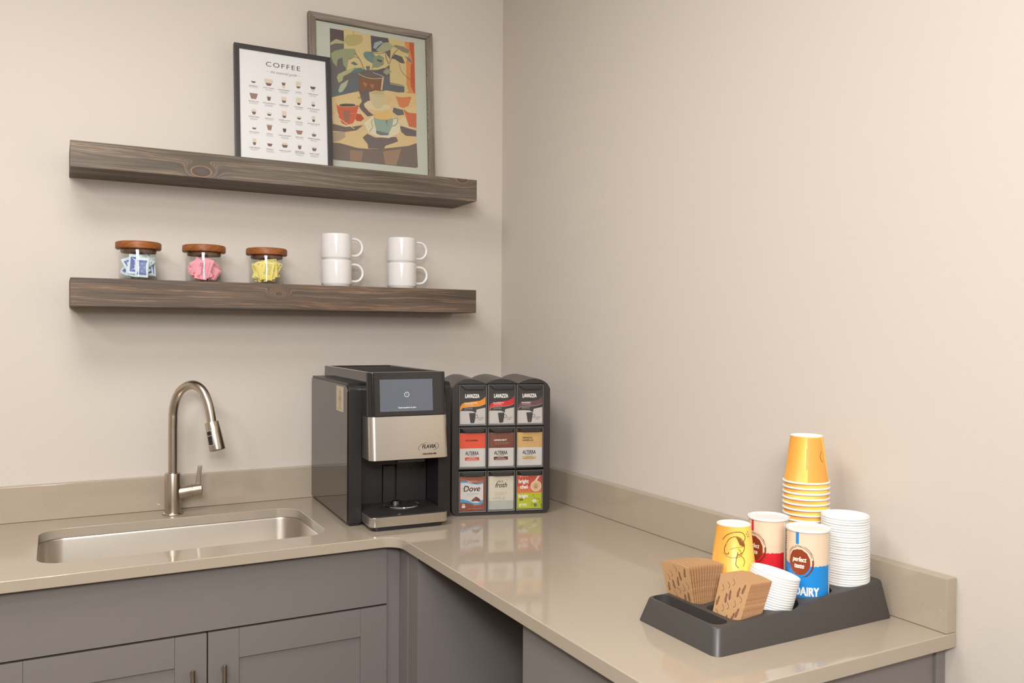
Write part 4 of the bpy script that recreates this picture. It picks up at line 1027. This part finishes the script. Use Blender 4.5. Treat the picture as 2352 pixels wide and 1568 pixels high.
# canisters
def canister(x, y, zt, col, word, lb, rot=0):
    t = thing('creamer_canister', lb, 'canister', (x, y, TF), R(va2(x, y) + rot)); h = zt - TF; r = .0385
    g = G().lathe([(0, 0), (r, 0), (r, h - .004), (0, h - .004)], 72)
    paper = paint('e4cbb0', .4); ms = [paper]
    P = Print(); q = PI * r * .999; zs = h - .0660
    rr = random.Random(5); tear = [(-.056 + .104 * i / 40, zs + rr.uniform(-.0009, .0009)) for i in range(41)]
    P.poly([(-.056, .0015), (.048, .0015)] + tear[::-1], col, 1)
    P.rect(.0476, .0012, .0510, h - .006, 'ece6da', 2); P.rect(.0510, .0012, .0760, h - .006, 'd9d3c8', 1)
    for i in range(30):
        zz = .02 + i * .0048; P.rect(.054, zz, .054 + rr.uniform(.003, .010), zz + rr.uniform(.0012, .0034), '3a3634', 3)
    P.poly([(-.0225, h - .0265), (-.0165, h - .0270), (-.0165, h - .0045), (-.0225, h - .0045)], col, 2)
    def blob(cx, cz, rx, rz, m, layer, j, sd):
        r2 = random.Random(sd); P.poly([(cx + rx * (1 + r2.uniform(-j, j)) * math.cos(2 * PI * i / 40), cz + rz * (1 + r2.uniform(-j, j)) * math.sin(2 * PI * i / 40)) for i in range(40)], m, layer)
    cx, cz = -.0160, h - .0600
    blob(cx, cz, .0205, .0240, '8a3a1c', 4, .03, 3)
    for k, (q0, q1, rad, wd_) in enumerate(((20, 95, 1.2, .0007), (100, 170, 1.17, .0007), (-60, 10, 1.22, .0022), (-30, 40, 1.30, .0007), (30, 70, 1.32, .0008), (75, 110, 1.27, .0006), (-75, -30, 1.18, .0012), (115, 150, 1.26, .0006), (170, 250, 1.15, .0008))):
        P.stroke([(cx + .0205 * rad * math.cos(R(q0 + (q1 - q0) * i / 10)), cz + .0240 * rad * math.sin(R(q0 + (q1 - q0) * i / 10))) for i in range(11)], wd_, '7a3218' if k % 2 == 0 else '5c2c1c', 5)
    P.text('perfect', cx, cz + .0050, .0125, 'f2e6d4', 6, fit=.0270, shear=.2, bold=.05); P.text('taste', cx, cz - .0070, .0125, 'f2e6d4', 6, fit=.0190, shear=.2, bold=.05)
    P.text(word, -.0020, .0580, .0225, 'eeece8', 6, fit=.0090 * len(word), bold=.06)
    P.into(g, lambda s_, z, h_: ((r + h_ + .0002) * math.cos(s_ / r), (r + h_ + .0002) * math.sin(s_ / r), z), moff=1, cell=.005, step=.00007)
    obj('paper_tube', g, ms + P.mats, t, weld=False, fix=False)
    obj('plastic_lid', G().lathe([(r + .0006, h - .0045), (r + .0022, h - .0040), (r + .0026, h - .0020), (r + .0020, h), (r - .0010, h + .0004), (r - .0035, h - .0024), (0, h - .0026)], 64), whitep, t)
    return t
canister(-.2010, -1.5450, 1.0965, 'd42432', 'SUGAR', 'cream and red paper canister with white lid at the back of the tray', -22)
canister(-.1985, -1.6440, 1.0945, '1f86cf', 'DAIRY', 'cream and blue paper creamer canister with white lid at the front of the tray', 0)

# cup sleeves: flattened corrugated card, stood on end in two bundles
def sleeve_mesh(seed, face=True, w_=.070, h=.104, t=.0030, flare=.006):
    rr = random.Random(seed); g = G(); n = 8
    # outline in local (y across, z up); slightly arched ends; x is thickness
    bot = [(-w_ / 2 + w_ * i / n, .0030 * (1 - (2 * i / n - 1) ** 2) * -1 + .003) for i in range(n + 1)]
    topo = [((w_ / 2 + flare) - (w_ + 2 * flare) * i / n, h + .0035 * (1 - (2 * i / n - 1) ** 2) - .0035) for i in range(n + 1)]
    g.prism(bot + topo, 0, t * .46, 0, axis='x'); g.prism(bot + topo, t * .54, t, 0, axis='x')
    for s_ in (-1, 1):
        g.tube([(t / 2, s_ * (w_ / 2 - .0004), .003), (t / 2, s_ * (w_ / 2 + flare - .0004), h - .0035)], t / 2 * .98, 8, 1)
    P = Print(); K = '6e4a38'
    for i in range(20):
        y = -w_ / 2 + w_ * ((i * 3) % 5 + rr.uniform(.2, .8)) / 5; z = .010 + (i + rr.random()) / 20 * (h - .020); a = rr.uniform(-.25, .35)
        c, q = math.cos(a), math.sin(a); e = [(.0028 * math.cos(2 * PI * k / 14), .0090 * math.sin(2 * PI * k / 14)) for k in range(14)]
        if i % 2 == 0: P.poly([(y + u * c - v_ * q, z + u * q + v_ * c) for u, v_ in e], '8a6248', 1); P.stroke([(y + u * c - v_ * q, z + u * q + v_ * c) for u, v_ in e[7:]], .0011, K, 2); P.ell(y + .0008, z + .005, .0012, .0016, K, 2)
        else: P.stroke([(y + (.004 * math.sin(k)) * c - (.003 * k - .006) * q, z + (.004 * math.sin(k)) * q + (.003 * k - .006) * c) for k in range(5)], .0010, K, 1)
    P.into(g, lambda y, z, h_: (-h_ - .0001, -y, z), moff=2, step=.00005)
    return g.mesh('cup_sleeve', [kraft, kraftedge] + P.mats, weld=False, fix=False, sharp=45)
sl = [sleeve_mesh(s_) for s_ in range(3)]
def bundle(cnt, b0, b1, yb, t0, t1, yt, n0, label, group, yaw=0):
    for i in range(cnt):
        f = i / (cnt - 1); xb = b0 + (b1 - b0) * f; xt = t0 + (t1 - t0) * f
        P0 = Vector((xb, yb[0] + (yb[1] - yb[0]) * f, TF + .0005)); P1 = Vector((xt, yt[0] + (yt[1] - yt[0]) * f, TF + .1005))
        U = (P1 - P0).normalized(); Yv = Vector((math.sin(R(yaw)), math.cos(R(yaw)), 0)); Yv = (Yv - U * Yv.dot(U)).normalized(); Xv = Yv.cross(U)
        o = put('cup_sleeve', sl[(i + n0) % 3]); o.matrix_world = Matrix(((Xv.x, Yv.x, U.x, P0.x), (Xv.y, Yv.y, U.y, P0.y), (Xv.z, Yv.z, U.z, P0.z), (0, 0, 0, 1)))
        tag(o, label, 'cup sleeve', group)
bundle(13, -.4090, -.3700, (-1.5370, -1.5370), -.4250, -.3420, (-1.5270, -1.5270), 0, 'brown corrugated cup sleeve in the left bundle at the back of the tray', 'left bundle of brown cup sleeves', 0)
bundle(13, -.4080, -.3620, (-1.6390, -1.6390), -.3740, -.3250, (-1.6390, -1.6390), 1, 'brown corrugated cup sleeve in the right bundle at the front of the tray', 'right bundle of brown cup sleeves', 4)
